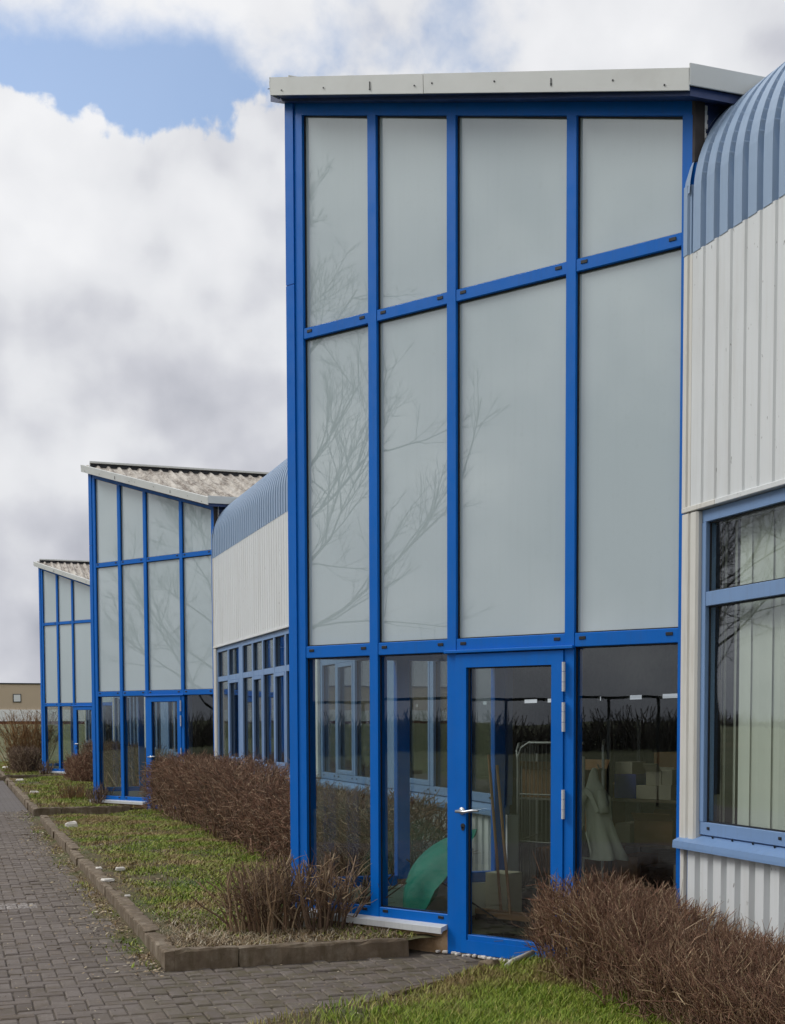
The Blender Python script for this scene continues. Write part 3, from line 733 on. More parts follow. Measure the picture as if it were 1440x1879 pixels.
# gable panel above the curved roof, with a torn joint at the corner
wbox('gable_panel', (4.50, YB - .03, 5.0), (9.0, YB + .03, 5.62), M['navy'])
wbox('joint_board', (4.425, YB - .055, 5.20), (4.497, YB + .02, 5.60), plain('dark_stained_board', (.05, .042, .04, 1), .8, .4))
tj = MB()
for i in range(9):
    z = 5.30 + i * .028; w = random.uniform(.008, .022)
    tj.box((4.497, YB - .046 - random.random() * .008, z), (4.497 + w + (.03 if i in (0, 1) else 0), YB - .028, z + .029))
tj.xf(W2L).build('joint_sealant', M['sill'], tower)

tag(tower, 'nearest tall blue framed glass tower with a glazed door', 'glass tower', 'glass towers along the factory wall')
for i, lab in ((1, 'middle blue framed glass tower beyond the first hedge'), (2, 'farthest and smallest blue framed glass tower at the left')):
    t = copy_tree(tower); t.location = (OX, OY + i * PER, 0); t['label'] = lab

# ------------------------------------------------------------------ factory hall
hall = empty('factory_hall', (XW, 20, 0))
tag(hall, 'long low factory hall with white ribbed walls and curved blue roof edge', 'factory')
def HB(o): 
    return o
HL = lambda x, y, z: (x - XW, y - 20, z)
def hbox(name, a, b, mat, c=.003, parent=None): return MB().box(a, b, c).xf(HL).build(name, mat, parent or hall)
RP, NR = .155, 6
def ribs(n, shallow=False):             # rib profile across a sheet (local y, depth into the wall)
    out = []
    if shallow:
        for r in range(n):
            y = r * RP; out += [(y, .014), (y + .010, .014), (y + .022, 0), (y + .146, 0)]
        out.append((n * RP, .014)); return out
    for r in range(n):
        y = r * RP; out += [(y, .032), (y + .034, .032), (y + .050, 0), (y + .139, 0)]
    out.append((n * RP, .032)); return out
def sheet_mesh(name, n, rows, mat):
    """rows: list of (x, z, nx, nz, deepen) centre-line of the outer face; ribs go inwards along -(nx,nz)"""
    pr = ribs(n, name.startswith('upper')); mb = MB()
    for (x, z, nx_, nz_, dp) in rows:
        for (y, d) in pr:
            dd = d + (dp if d > .01 else 0); mb.v.append((x - nx_ * dd, y, z - nz_ * dd))
    k = len(pr)
    for i in range(len(rows) - 1):
        for j in range(k - 1): q = i * k + j; mb.f.append((q, q + k, q + k + 1, q + 1))
    me = mb.mesh(name, mat)
    return me
rows_low = [(0, -.05, -1, 0, 0), (0, .905, -1, 0, 0)]
rows_up = [(0, 3.062, -1, 0, 0), (0, 4.636, -1, 0, 0)]
RC, ZC = .80, 5.0
rows_roof = [(-.004, 4.632, -1, 0, 0), (-.004, 4.92, -1, 0, 0)]
nst = 16
for i in range(nst):
    a0, a1 = R(4 + 74 * i / nst), R(4 + 74 * (i + 1) / nst)
    rows_roof.append((RC - RC * math.cos(a0) - .004, ZC + RC * math.sin(a0) - .02, -math.cos(a0), math.sin(a0), .020))
    rows_roof.append((RC - RC * math.cos(a1 - .012) - .004, ZC + RC * math.sin(a1 - .012) - .02, -math.cos(a1), math.sin(a1), -.004))
xe, ze = rows_roof[-1][0], rows_roof[-1][1]
rows_roof.append((xe + 2.6, ze + .45, -.17, .98, 0))
SH = {}
for n in (6, 3):
    SH[n] = (sheet_mesh('lower_cladding_sheet', n, rows_low, M['white_clad']), sheet_mesh('upper_cladding_sheet', n, rows_up, M['white_clad']), sheet_mesh('curved_roof_sheet', n, rows_roof, M['roof_blue']))
sections = [(-6.4, YB - .03), (YA + .01, YB + PER - .03), (YA + PER + .01, YB + 2 * PER - .03), (YA + 2 * PER + .01, YA + 2 * PER + 6)]
for (ya, yb) in sections:
    y = yb - .03
    while y > ya + .2:
        n = 6 if y - 6 * RP > ya - .05 else 3
        y -= n * RP
        if y < ya - .35: break
        for k, me in enumerate(SH[n]):
            link(me.name.split('.')[0], me, hall, (0, y - 20, 0))
    # corner flashing at the tower end, pilaster beside the window
    fl = MB().prism([(-.012, 0), (-.012, .045), (.0, .052), (.0, .085), (.02, .085), (.02, 0)], 3.058, 4.634, lambda p, q, t: (XW + p, yb + .05 - q, t)).xf(HL); fl.build('corner_flashing', M['flashing'], hall)
    MB().prism([(-.016, 0), (-.016, .045), (.0, .052), (.0, .07), (.02, .07), (.02, 0)], 4.6345, 5.06, lambda p, q, t: (XW + p, yb + .05 - q, t)).xf(HL).build('roof_edge_trim', M['roof_blue'], hall)
    # trim follows the curve
    tr = MB(); k0 = len(rows_roof)
    cur = [(RC - RC * math.cos(R(t)) - .016, ZC + RC * math.sin(R(t)) - .02) for t in range(2, 80, 6)]
    for (x, z) in cur: tr.v += [(XW + x, yb + .05, z), (XW + x, yb - .018, z)]
    for i in range(len(cur) - 1): q = i * 2; tr.f.append((q, q + 1, q + 3, q + 2))
    tr.xf(HL).build('roof_edge_trim', M['roof_blue'], hall)
    MB().prism([(-.010, 0), (-.010, .085), (.006, .10), (-.008, .112), (-.008, .175), (.006, .19), (.05, .19), (.05, 0)], .935, 3.02, lambda p, q, t: (XW + p, yb + .055 - q, t)).xf(HL).build('pilaster', M['flashing'], hall)
    MB().prism([(-.006, 0), (-.006, .055), (.02, .055), (.02, 0)], -.05, .885, lambda p, q, t: (XW + p, yb + .05 - q, t)).xf(HL).build('corner_flashing', M['flashing'], hall)
    # head flashing under the upper cladding, sill
    yy = yb + .05
    while yy > ya:
        y2 = max(ya, yy - 3.0 if yy < yb else yy - .40)
        hbox('head_flashing', (XW - .014, y2 + .002, 3.028), (XW + .05, yy, 3.062), M['flashing'] if yy > yb else M['white_clad'], .004); yy = y2
    MB().prism([(-.055, .905), (-.052, .935), (.06, .985), (.075, .985), (.075, .90), (-.02, .90), (-.045, .888), (-.055, .888)], ya, yb + .055, lambda p, q, t: (XW + p, t, q)).xf(HL).build('window_sill', M['pale_blue'], hall)
    yy = yb - .30
    bm_ = MB().tube([(0, 0, 0), (-.006, 0, .012)], .006, 8).mesh('sill_screw', M['black'])
    while yy > max(ya, yb - 7):
        link('sill_screw', bm_, hall, (.030, yy - 20, .972)); yy -= .225
    # band of windows
    hbox('window_head_rail', (XW + .03, ya, 2.948), (XW + .10, yb - .13, 3.026), M['pale_blue'])
    hbox('window_bottom_rail', (XW + .03, ya, .986), (XW + .10, yb - .13, 1.066), M['pale_blue'])
    g0 = yb - .185
    lights = [(g0, g0 - .90), (g0 - 1.0, g0 - 1.87), (g0 - 2.18, g0 - 2.90), (g0 - 2.98, g0 - 3.65), (g0 - 3.73, g0 - 4.42), (g0 - 4.50, g0 - 5.15), (g0 - 5.23, g0 - 5.93), (g0 - 7.20, g0 - 7.83), (g0 - 7.91, g0 - 8.62), (g0 - 8.70, g0 - 9.36), (g0 - 10.50, g0 - 11.35), (g0 - 11.45, g0 - 12.30), (g0 - 12.40, g0 - 13.0)]
    prev = yb - .13
    for li, (a1_, a0_) in enumerate(lights):
        if a0_ < ya: break
        hbox('window_mullion', (XW + .027, a1_, 1.0665), (XW + .103, prev, 2.9475), M['pale_blue']); prev = a0_
        win = hbox('window', (XW + .03, a0_ + .0005, 2.424), (XW + .10, a1_ - .0005, 2.513), M['pale_blue'])
        for (z0, z1, nm) in ((2.513, 2.948, 'pane'), (1.066, 2.424, 'pane')):
            MB().box((XW + .066, a0_ - .008, z0 - .008), (XW + .078, a1_ + .008, z1 + .008)).xf(HL).build(nm, M['glass'], win)
            gk = MB()
            for p0, p1 in (((a0_, z0), (a1_, z0 + .010)), ((a0_, z1 - .010), (a1_, z1)), ((a0_, z0 + .0101), (a0_ + .010, z1 - .0101)), ((a1_ - .010, z0 + .0101), (a1_, z1 - .0101))):
                gk.box((XW + .055, p0[0], p0[1]), (XW + .065, p1[0], p1[1]))
            gk.xf(HL).build('gasket_shade', M['black'], win)
        if li in (1, 3, 5, 8, 10):       # opening sash
            sa = MB(); y0, y1, z0, z1, w = a0_ + .003, a1_ - .003, 1.069, 2.421, .05
            sa.box((XW + .022, y0, z0), (XW + .060, y0 + w, z1), .004).box((XW + .022, y1 - w, z0), (XW + .060, y1, z1), .004)
            sa.box((XW + .023, y0 + w, z0), (XW + .060, y1 - w, z0 + w), .004).box((XW + .023, y0 + w, z1 - w), (XW + .060, y1 - w, z1), .004)
            sa.xf(HL).build('sash', M['pale_blue'], win)
        for yc in (a1_ - .06, a0_ + .06):
            MB().box((XW + .024, yc - .014, 1.022), (XW + .031, yc + .014, 1.040), .002).xf(HL).build('drain_cap', M['black'], win)
    if prev > ya + .05: hbox('window_mullion', (XW + .027, ya, 1.0665), (XW + .103, prev, 2.9475), M['pale_blue'])
    if yb - ya > 8 and yb > 20: hbox('pilaster', (XW - .012, yb - 7.30, .99), (XW + .026, yb - 6.98, 3.02), M['white_clad'])
    hbox('parapet_wall', (XW + .04, ya, -.05), (XW + .16, yb - .02, .90), M['plaster_white'])
    hbox('upper_wall', (XW + .04, ya, 3.08), (XW + .16, yb - .02, 4.95), M['plaster_white'])
# interior shell
hbox('hall_floor', (2.7, -6.4, -.06), (16, 50, -.018), M['hall_floor'], 0)
hbox('hall_ceiling', (XW + .17, -6.4, 4.55), (16, 50, 4.6), M['dark_wall'], 0)
hbox('partition', (XW + .17, 7.86, -.01), (15.9, 7.94, 4.54), M['dark_wall'], 0)
hbox('office_back_wall', (8.2, -6.3, -.01), (8.3, 7.85, 4.54), M['dark_wall'], 0)
for i in range(34):           # back wall with a strip of small windows
    y0 = -6.4 + i * 1.66
    hbox('back_wall_panel', (15.9, y0, -.01), (16.0, y0 + 1.66, 2.26), M['dark_wall'], 0); hbox('back_wall_panel', (15.9, y0, 2.37), (16.0, y0 + 1.66, 4.54), M['dark_wall'], 0)
    hbox('back_wall_panel', (15.9, y0, 2.2601), (16.0, y0 + random.uniform(.5, 1.5), 2.3699), M['dark_wall'], 0)
hbox('end_wall', (XW + .17, 49.9, -.01), (16, 50, 4.54), M['dark_wall'], 0)

# ------------------------------------------------------------------ things inside, seen through the glass
def TL(s, d, z): x, y = loc2w(s, d); return Vector((x, y, z))
FZ = -.018
def tl_box(name, s0, s1, d0, d1, z0, z1, mat, label, cat, lid=False, group=None, c=.004):
    cx_, cy_ = (s0 + s1) / 2, (d0 + d1) / 2; p = TL(cx_, cy_, z0)
    hx, hy, hz = (s1 - s0) / 2, (d1 - d0) / 2, z1 - z0
    mb = MB().box((-hx, -hy, 0), (hx, hy, hz), c)
    if lid:       # open flaps
        mb.prism([(0, 0), (.10, .07), (.10, .074), (0, .004)], -hx, hx, lambda a_, b_, t: (t, hy + a_ * .6, hz + b_))
        mb.prism([(0, 0), (-.09, .08), (-.09, .084), (0, .004)], -hx, hx, lambda a_, b_, t: (t, -hy + a_ * .6, hz + b_))
    o = mb.build(name, mat); o.location = p; o.rotation_euler = (0, 0, R(90) + BETA); tag(o, label, cat, group); return o
# umbrella lying open on the floor
tip = TL(3.42, -.50, .58); hnd = TL(2.76, -.92, .07); ax = (tip - hnd).normalized()
um = empty('umbrella', TL(3.2, -.6, FZ)); tag(um, 'open green umbrella lying on the floor behind the glass', 'umbrella')
rot = ax.to_track_quat('Z', 'Y').to_matrix()
mb = MB(); NG, NRr = 8, 7; cen = tip - ax * .03
for j in range(NRr + 1):
    r = .52 * j / NRr
    for i in range(NG * 4):
        t = 2 * math.pi * i / (NG * 4); w = 1 - .07 * (j / NRr) ** 1.5 * abs(math.sin(t * NG / 2)); rr = r * w
        mb.v.append(cen + rot @ Vector((rr * math.cos(t), rr * math.sin(t), -.27 * (r / .52) ** 2 - .02 * abs(math.sin(t * NG / 2)) * j / NRr)))
K = NG * 4
for j in range(NRr):
    for i in range(K): mb.f.append((j * K + i, j * K + (i + 1) % K, (j + 1) * K + (i + 1) % K, (j + 1) * K + i))
off = um.location
mb.xf(lambda x, y, z: (x - off.x, y - off.y, z - off.z)).build('canopy', M['green_cloth'], um, True)
side = ax.cross(Vector((0, 0, 1))).normalized(); dn = side.cross(ax)
hook = [tip + ax * .04, hnd] + [hnd - ax * .04 * math.sin(t) * 1.4 + (TL(2.60, -.9, .1) - TL(2.74, -.9, .1)).normalized() * .045 * (1 - math.cos(t)) for t in (.6, 1.3, 2.0, 2.7, 3.3)]
MB().tube(hook[:2], .007, 8).xf(lambda x, y, z: (x - off.x, y - off.y, z - off.z)).build('shaft', M['dark_metal'], um)
MB().tube(hook[1:], .011, 8).xf(lambda x, y, z: (x - off.x, y - off.y, max(z, .005) - off.z)).build('handle', M['black_plastic'], um)
rb_ = MB()
for i in range(NG):
    t = 2 * math.pi * i / NG
    rb_.tube([cen + rot @ Vector((r * math.cos(t), r * math.sin(t), -.27 * (r / .52) ** 2 - .012)) for r in (.02, .18, .36, .50)], .004, 5)
rb_.xf(lambda x, y, z: (x - off.x, y - off.y, z - off.z)).build('ribs', M['dark_metal'], um)
# brooms
def broom(b, t, hs0, hs1, d, label):
    e_ = empty('broom', TL(b[0], d, FZ)); tag(e_, label, 'broom', 'brooms inside the door'); o_ = e_.location
    f_ = lambda x, y, z: (x - o_.x, y - o_.y, z - o_.z)
    MB().tube([TL(b[0], d, b[1]), TL(t[0], d - .12, t[1])], .013, 8).xf(f_).build('stick', M['wood'], e_)
    hm_ = MB()
    A, B_ = TL(hs0, d, 0), TL(hs1, d, 0); dr = (B_ - A).normalized(); nr = Vector((-dr.y, dr.x, 0))
    hm_.prism([(-.035, .12), (.035, .12), (.03, .16), (-.03, .16)], 0, (B_ - A).length, lambda p, q, s_: tuple(A + dr * s_ + nr * p + Vector((0, 0, q)))).xf(f_).build('head', M['wood'], e_)
    br = MB(); n_ = 46
    for i in range(n_):
        for w_ in (-.022, 0, .022):
            q = A + dr * ((i + .5) / n_ * (B_ - A).length) + nr * w_
            br.tube([q + Vector((0, 0, .121)), q + nr * w_ * .5 + Vector((random.gauss(0, .004), random.gauss(0, .004), -.012))], .006, 4)
    br.xf(f_).build('bristles', M['bristle'], e_)
broom((2.955, .16), (3.17, 1.43), 2.70, 3.20, -1.10, 'left broom with the taller leaning wooden stick inside the door')
broom((2.77, .16), (2.99, 1.35), 2.52, 2.98, -.97, 'right broom with the shorter stick, in front of its twin')
tl_box('foam_block', 2.97, 3.19, -1.42, -1.20, FZ, .45, M['polystyrene'], 'cream foam block standing behind the brooms', 'block')
# cage trolley
ct = empty('cage_trolley', TL(3.4, -2.4, FZ)); tag(ct, 'tall wire cage trolley behind the glazed door', 'trolley'); co = ct.location
cf = lambda x, y, z: (x - co.x, y - co.y, z - co.z)
fr = MB()
for (s, d) in ((3.56, -2.2), (2.86, -2.2), (3.86, -2.95), (3.12, -2.95)): fr.tube([TL(s, d, .10), TL(s, d, 1.36), TL(s, d, 1.40)], .014, 8)
for z in (1.05, .62, .2): fr.tube([TL(3.56, -2.2, z), TL(2.86, -2.2, z)], .007, 6).tube([TL(3.56, -2.2, z), TL(3.86, -2.95, z)], .007, 6)
fr.tube([TL(3.56, -2.2, 1.38), TL(3.52, -2.2, 1.47), TL(3.44, -2.2, 1.515), TL(2.86, -2.2, 1.515)], .014, 8).tube([TL(3.56, -2.2, 1.36), TL(3.585, -2.22, 1.44), TL(3.62, -2.3, 1.50), TL(3.86, -2.95, 1.515)], .014, 8)
fr.xf(cf).build('frame', M['zinc'], ct)
mp = MB()
for i in range(1, 16): s = 3.56 - .70 * i / 16; mp.tube([TL(s, -2.2, .2), TL(s, -2.2, 1.51)], .0032, 4)
mp.xf(cf).build('wire_panel', M['zinc'], ct)
mp = MB()
for i in range(1, 12): t = i / 12; mp.tube([TL(3.56 + .3 * t, -2.2 - .75 * t, .2), TL(3.56 + .3 * t, -2.2 - .75 * t, 1.5)], .0032, 4)
mp.xf(cf).build('wire_panel', M['zinc'], ct)
bs = MB().prism([(3.56, -2.2), (3.86, -2.95), (3.12, -2.95), (2.86, -2.2)], .10, .13, lambda p, q, t: tuple(TL(p, q, t))).xf(cf); bs.build('base', M['zinc'], ct)
MB().prism([(3.57, -2.23), (3.84, -2.93), (3.14, -2.93), (2.88, -2.23)], 1.0, 1.012, lambda p, q, t: tuple(TL(p, q, t))).xf(cf).build('shelf', M['zinc'], ct)
for (s, d) in ((3.55, -2.25), (2.90, -2.25), (3.80, -2.9), (3.14, -2.9)):
    a_ = TL(s - .02, d, .035); b_ = TL(s + .02, d, .035); MB().tube([a_, b_], .05, 14).xf(cf).build('wheel', M['black_plastic'], ct)
tl_box('cardboard_box', 3.02, 3.62, -2.85, -2.35, 1.0125, 1.27, M['cardboard'], 'wide cardboard box on the shelf of the cage trolley', 'box', True)
tl_box('cardboard_box', 3.0, 3.5, -2.85, -2.4, .1305, .55, M['cardboard'], 'cardboard box on the floor of the cage trolley', 'box')
# coat stand and coat
cs = empty('coat_stand', TL(2.10, -1.28, FZ)); tag(cs, 'thin metal post holding the hanging coat', 'coat stand'); k_ = cs.location
cf2 = lambda x, y, z: (x - k_.x, y - k_.y, z - k_.z)
MB().tube([TL(2.10, -1.28, 0), TL(2.10, -1.28, 1.52), TL(2.08, -1.26, 1.56)], .012, 8).tube([TL(2.10, -1.28, 1.33), TL(2.10, -1.22, 1.34), TL(2.10, -1.20, 1.37)], .006, 6).xf(cf2).build('post', M['zinc'], cs)
MB().tube([TL(2.10, -1.28, FZ), TL(2.10, -1.28, .02)], [.16, .12], 20).xf(cf2).build('base', M['dark_metal'], cs)
coat = empty('coat', TL(2.10, -1.16, .62)); tag(coat, 'pale grey coat hanging from a hook behind the right pane', 'coat'); k2 = coat.location
cf3 = lambda x, y, z: (x - k2.x, y - k2.y, z - k2.z)
mb = MB(); secs = [(1.345, .015, .015, 2.095), (1.31, .03, .03, 2.10), (1.25, .045, .04, 2.10), (1.17, .09, .05, 2.08), (1.12, .115, .06, 2.065), (1.04, .105, .06, 2.055), (.94, .10, .06, 2.045), (.84, .12, .075, 2.03), (.74, .15, .085, 2.01), (.665, .172, .095, 2.0), (.64, .168, .09, 2.0)]
KK = 28
for (z, a_, b_, sc_) in secs:
    for i in range(KK):
        t = 2 * math.pi * i / KK; w = 1 + (.30 * math.sin(5 * t + z * 5) + .12 * math.sin(9 * t - z * 9)) * (1.36 - z)
        mb.v.append(TL(sc_ + a_ * w * math.cos(t), -1.14 + b_ * w * math.sin(t), z + .012 * math.sin(3 * t) * (1.3 - z)))
for j in range(len(secs) - 1):
    for i in range(KK): mb.f.append((j * KK + i, j * KK + (i + 1) % KK, (j + 1) * KK + (i + 1) % KK, (j + 1) * KK + i))
mb.xf(cf3).build('body', M['coat'], coat, True)
MB().tube([TL(2.13, -1.10, 1.17), TL(2.175, -1.05, 1.08), TL(2.165, -1.02, .95), TL(2.20, -1.0, .84), TL(2.25, -1.0, .72), TL(2.262, -1.0, .68)], [.035, .046, .042, .040, .05, .054], 12).xf(cf3).build('sleeve', M['coat'], coat, True)
MB().tube([TL(2.01, -1.10, 1.17), TL(1.96, -1.06, 1.08), TL(1.945, -1.05, 1.0)], [.03, .045, .04], 12).xf(cf3).build('sleeve', M['coat'], coat, True)
MB().prism([(2.12, 1.20), (2.06, 1.16), (1.99, 1.02), (2.02, 1.00), (2.075, 1.11), (2.13, 1.16)], -1.055, -1.045, lambda p, q, t: tuple(TL(p, t, q))).xf(cf3).build('lapel', M['coat'], coat)
MB().prism([(2.125, .90), (2.07, .66), (2.19, .66)], -1.048, -1.030, lambda p, q, t: tuple(TL(p, t, q))).xf(cf3).build('slit_shade', M['black_plastic'], coat)  # dark wedge laid on the cloth in place of the front slit's shade
MB().prism([(2.085, .86), (2.04, .70), (2.055, .70), (2.10, .85)], -1.03, -1.02, lambda p, q, t: tuple(TL(p, t, q))).xf(cf3).build('belt_end', M['coat'], coat)
# storage rack with cartons
rk = empty('storage_rack', TL(2.6, -3.2, FZ)); tag(rk, 'open metal storage rack loaded with cartons at the back', 'rack'); k3 = rk.location
cf4 = lambda x, y, z: (x - k3.x, y - k3.y, z - k3.z)
for (s, d) in ((2.20, -2.95), (3.05, -2.95), (2.20, -3.5), (3.05, -3.5)): MB().box((-.02, -.02, 0), (.02, .02, 1.75)).xf(lambda x, y, z, s=s, d=d: cf4(*TL(s + x, d + y, z + FZ))).build('upright', M['dark_metal'], rk)
for z in (.16, .56, .97): MB().box((2.16, -3.52, z), (3.09, -2.93, z + .025)).xf(lambda x, y, z_: cf4(*TL(x, y, z_))).build('shelf', M['kerb'], rk)
tl_box('white_carton', 2.56, 2.78, -3.2, -2.97, .996, 1.12, M['carton_white'], 'white carton at the left end of the upper rack shelf', 'carton')
tl_box('white_carton', 2.42, 2.55, -3.2, -2.97, .996, 1.13, M['carton_white'], 'white carton at the right end of the upper rack shelf', 'carton')
tl_box('white_carton', 2.53, 2.69, -3.2, -2.99, 1.121, 1.25, M['carton_white'], 'open carton on top of the left white carton', 'carton', True)
tl_box('white_carton', 2.42, 2.525, -3.2, -2.99, 1.131, 1.27, M['carton_white'], 'carton on top of the right white carton', 'carton')
tl_box('cardboard_box', 2.46, 2.74, -3.5, -3.22, .996, 1.42, M['cardboard'], 'brown box standing behind the white cartons on the rack', 'box')
tl_box('blue_crate', 2.80, 3.03, -3.4, -3.0, .996, 1.22, M['blue_plastic'], 'blue plastic crate on the upper rack shelf', 'crate')
tl_box('cardboard_box', 2.40, 2.80, -3.3, -2.97, .586, .80, M['cardboard'], 'brown carton on the middle shelf of the rack', 'box', True)
tl_box('red_canister', 2.235, 2.33, -3.15, -3.0, .996, 1.08, M['red_plastic'], 'small red canister at the edge of the rack', 'canister')
tl_box('black_crate', 2.3, 2.75, -3.4, -3.0, .186, .38, M['black_plastic'], 'black crate on the lowest rack shelf', 'crate')
for q_, (s0_, s1_, d0_, d1_, z0_, z1_, mt_, lb_) in enumerate([
        (2.84, 3.02, -3.25, -3.0, 1.2205, 1.33, 'carton_white', 'flat pale carton lying on the blue crate'),
        (2.86, 3.02, -3.3, -3.0, .586, .76, 'carton_white', 'pale carton at the left end of the middle rack shelf'),
        (2.22, 2.38, -3.3, -3.0, .586, .72, 'black_plastic', 'dark tray at the right end of the middle rack shelf'),
        (2.78, 3.0, -3.4, -3.0, .186, .46, 'cardboard', 'brown box on the lowest rack shelf'),
        (1.72, 2.05, -2.55, -2.2, FZ, .30, 'cardboard', 'squat brown box on the floor before the rack'),
        (1.76, 2.0, -2.5, -2.25, .3005, .50, 'carton_white', 'small pale carton on the squat brown box'),
        (1.50, 1.86, -3.1, -2.75, FZ, .62, 'blue_plastic', 'tall blue bin on the floor right of the rack'),
        (3.35, 3.75, -3.75, -3.4, FZ, 1.10, 'cardboard', 'tall cardboard box behind the cage trolley')]):
    tl_box(('pale_carton', 'pale_carton', 'dark_tray', 'cardboard_box', 'cardboard_box', 'pale_carton', 'blue_bin', 'cardboard_box')[q_], s0_, s1_, d0_, d1_, z0_, z1_, M[mt_], lb_, ('carton', 'carton', 'tray', 'box', 'box', 'carton', 'bin', 'box')[q_])
# long dustpan
dp = empty('dustpan', TL(1.06, -.55, FZ)); tag(dp, 'green long handled dustpan near the right edge of the glass', 'dustpan'); k4 = dp.location
cf5 = lambda x, y, z: (x - k4.x, y - k4.y, z - k4.z)
MB().box((.98, -.62, 0), (1.14, -.46, .012)).box((.98, -.62, .012), (.99, -.46, .16)).box((1.13, -.62, .012), (1.14, -.46, .16)).box((.99, -.62, .012), (1.13, -.61, .2)).xf(lambda x, y, z: cf5(*TL(x, y, z + .005))).build('pan', M['green_plastic'], dp)
MB().tube([TL(1.06, -.60, .15), TL(1.10, -.66, .95)], .012, 8).xf(cf5).build('handle', M['alu'], dp)
# lit tubes under the hall ceiling
for (x, y, lab) in ((10.6, 20.6, 'lit ceiling tube nearer the right pane'), (12.2, 24.6, 'lit ceiling tube deeper inside the hall')):
    e_ = empty('tube_lamp', (x, y, 4.55)); tag(e_, lab, 'lamp', 'lit tubes in the hall')
    MB().box((-.08, -.75, -.07), (.08, .75, -.001), .005).build('housing', M['plaster_white'], e_); MB().tube([(0, -.7, -.09), (0, .7, -.09)], .016, 10).build('tube', M['tube'], e_)
# vertical blind behind the first window
bl = empty('vertical_blind', (4.59, 6.4, 1.02)); tag(bl, 'cream vertical slat blind behind the near right window', 'blind')
yy = 7.52; i = 0
sl_me = {}
while yy > 4.2:
    ang = R(33) if i < 2 else (R(25) if i < 4 else R(-3 + 3 * math.sin(i * 2.1)))
    w = .110 if i < 4 else .127; mb = MB(); nst_ = 4
    for j in range(nst_ + 1):
        t = (j / nst_ - .5) * w; bow = .006 * (1 - (2 * j / nst_ - 1) ** 2)
        x = bow * math.cos(ang) + t * math.sin(ang); y = t * math.cos(ang) - bow * math.sin(ang)
        mb.v += [(x, y, .0), (x, y, 1.93)]
    for j in range(nst_): mb.f.append((2 * j, 2 * j + 2, 2 * j + 3, 2 * j + 1))
    o = mb.build('slat', M['blind'], bl, True); o.location = ((i % 2) * .012, yy - 6.4, 0)
    yy -= (.085, .06, .10, .13)[i] if i < 4 else .112; i += 1
MB().box((-.02, -2.2, 1.935), (.02, 1.15, 1.97)).build('head_rail', M['plaster_white'], bl)
MB().tube([(0, 1.04, .95), (0, 1.04, 1.93)], .002, 5).box((-.009, 1.03, .80), (.009, 1.05, .95)).build('pull_cord', M['carton_white'], bl)

# ------------------------------------------------------------------ vegetation
def blades(name, pts, z, h, w, mat, lean=.5, label=None, cat='grass'):
    n = len(pts); ang = rng.uniform(0, 2 * np.pi, n); H = h * rng.uniform(.45, 1.25, n); Wd = w * rng.uniform(.6, 1.3, n)
    dirv = np.stack([np.cos(ang), np.sin(ang), np.zeros(n)], 1); perp = np.stack([-np.sin(ang), np.cos(ang), np.zeros(n)], 1)
    ln = rng.uniform(.05, lean, n)[:, None] * H[:, None]
    B = np.stack([pts[:, 0], pts[:, 1], z], 1); up = np.array([0, 0, 1.])
    v = np.stack([B - perp * Wd[:, None] / 2, B + perp * Wd[:, None] / 2, B + dirv * ln * .35 + up * H[:, None] * .55 - perp * Wd[:, None] * .42, B + dirv * ln * .35 + up * H[:, None] * .55 + perp * Wd[:, None] * .42, B + dirv * ln * 1.2 + up * H[:, None] * .95], 1)
    b = (np.arange(n) * 5)[:, None]
    loops = np.concatenate([b + np.array([[0, 1, 3]]), b + np.array([[0, 3, 2]]), b + np.array([[2, 3, 4]])], 1).ravel()
    o = link(name, np_mesh(name, v.reshape(-1, 3), loops, 3, mat)); tag(o, label, cat, kind='stuff'); return o
def smooth_noise(x, y, s, seed=0):
    r = np.random.default_rng(seed); out = np.zeros_like(x)
    for k in range(6):
        a_ = r.uniform(0, 2 * np.pi); f = s * r.uniform(.6, 1.8); out += np.sin((x * np.cos(a_) + y * np.sin(a_)) * f + r.uniform(0, 6.28))
    return out / 6
def bed_pts(n, y0, m, keep=None, x0=1.40, x1=4.3):
    x = rng.uniform(x0, x1, n); y = rng.uniform(y0, 8.8 + (m + 1) * PER, n)
    ye = 7.31 + (x - 1.68) * .5926 + (m + 1) * PER
    s = -SB * (x - OX) + CB * (y - OY - max(m, 0) * PER); d = -CB * (x - OX) - SB * (y - OY - max(m, 0) * PER)
    inside_tower = (d < .06) & (y < YA + m * PER + .05) if m >= 0 else np.zeros(n, bool)
    ok = (y < ye - .02) & ~inside_tower
    if keep is not None: ok &= keep(x, y)
    return np.stack([x[ok], y[ok]], 1)
def bedz(p, raised=.075):          # follows the uneven soil
    return (.084 + .02 * np.sin(p[:, 0] * 3.1 + p[:, 1] * 1.7)) if raised > .05 else (.028 + .015 * np.sin(p[:, 0] * 3 + p[:, 1] * 2))
def k1(x, y): return rng.random(len(x)) < np.clip(.66 + .95 * smooth_noise(x, y, 2.4, 3) + .5 * smooth_noise(x, y, 9, 13) + .30 * np.clip(x - 1.7, -.4, .8) - .5 * (y < 10.8), .05, 1)
p = bed_pts(150000, 9.36, 0, k1); blades('grass', p, bedz(p), .040, .010, M['grass'], 1.5, 'short patchy grass on the bed with the first long hedge')
p = bed_pts(50000, 9.36 + PER, 1, k1); blades('grass', p, bedz(p), .06, .014, M['grass'], 1.0, 'short grass on the bed of the middle tower')
p = bed_pts(26000, 9.36 + 2 * PER, 2, k1); blades('grass', p, bedz(p), .07, .022, M['grass'], 1.0, 'grass on the farthest bed')
def k0(x, y): return (y > 5.2) & (rng.random(len(x)) < np.clip(.62 + .9 * smooth_noise(x, y, 3.0, 5) + .5 * smooth_noise(x, y, 11, 15) + .7 * (x - 2.35) - .5 * (y > 7.05 + (x - 1.68) * .5926), .10, 1))
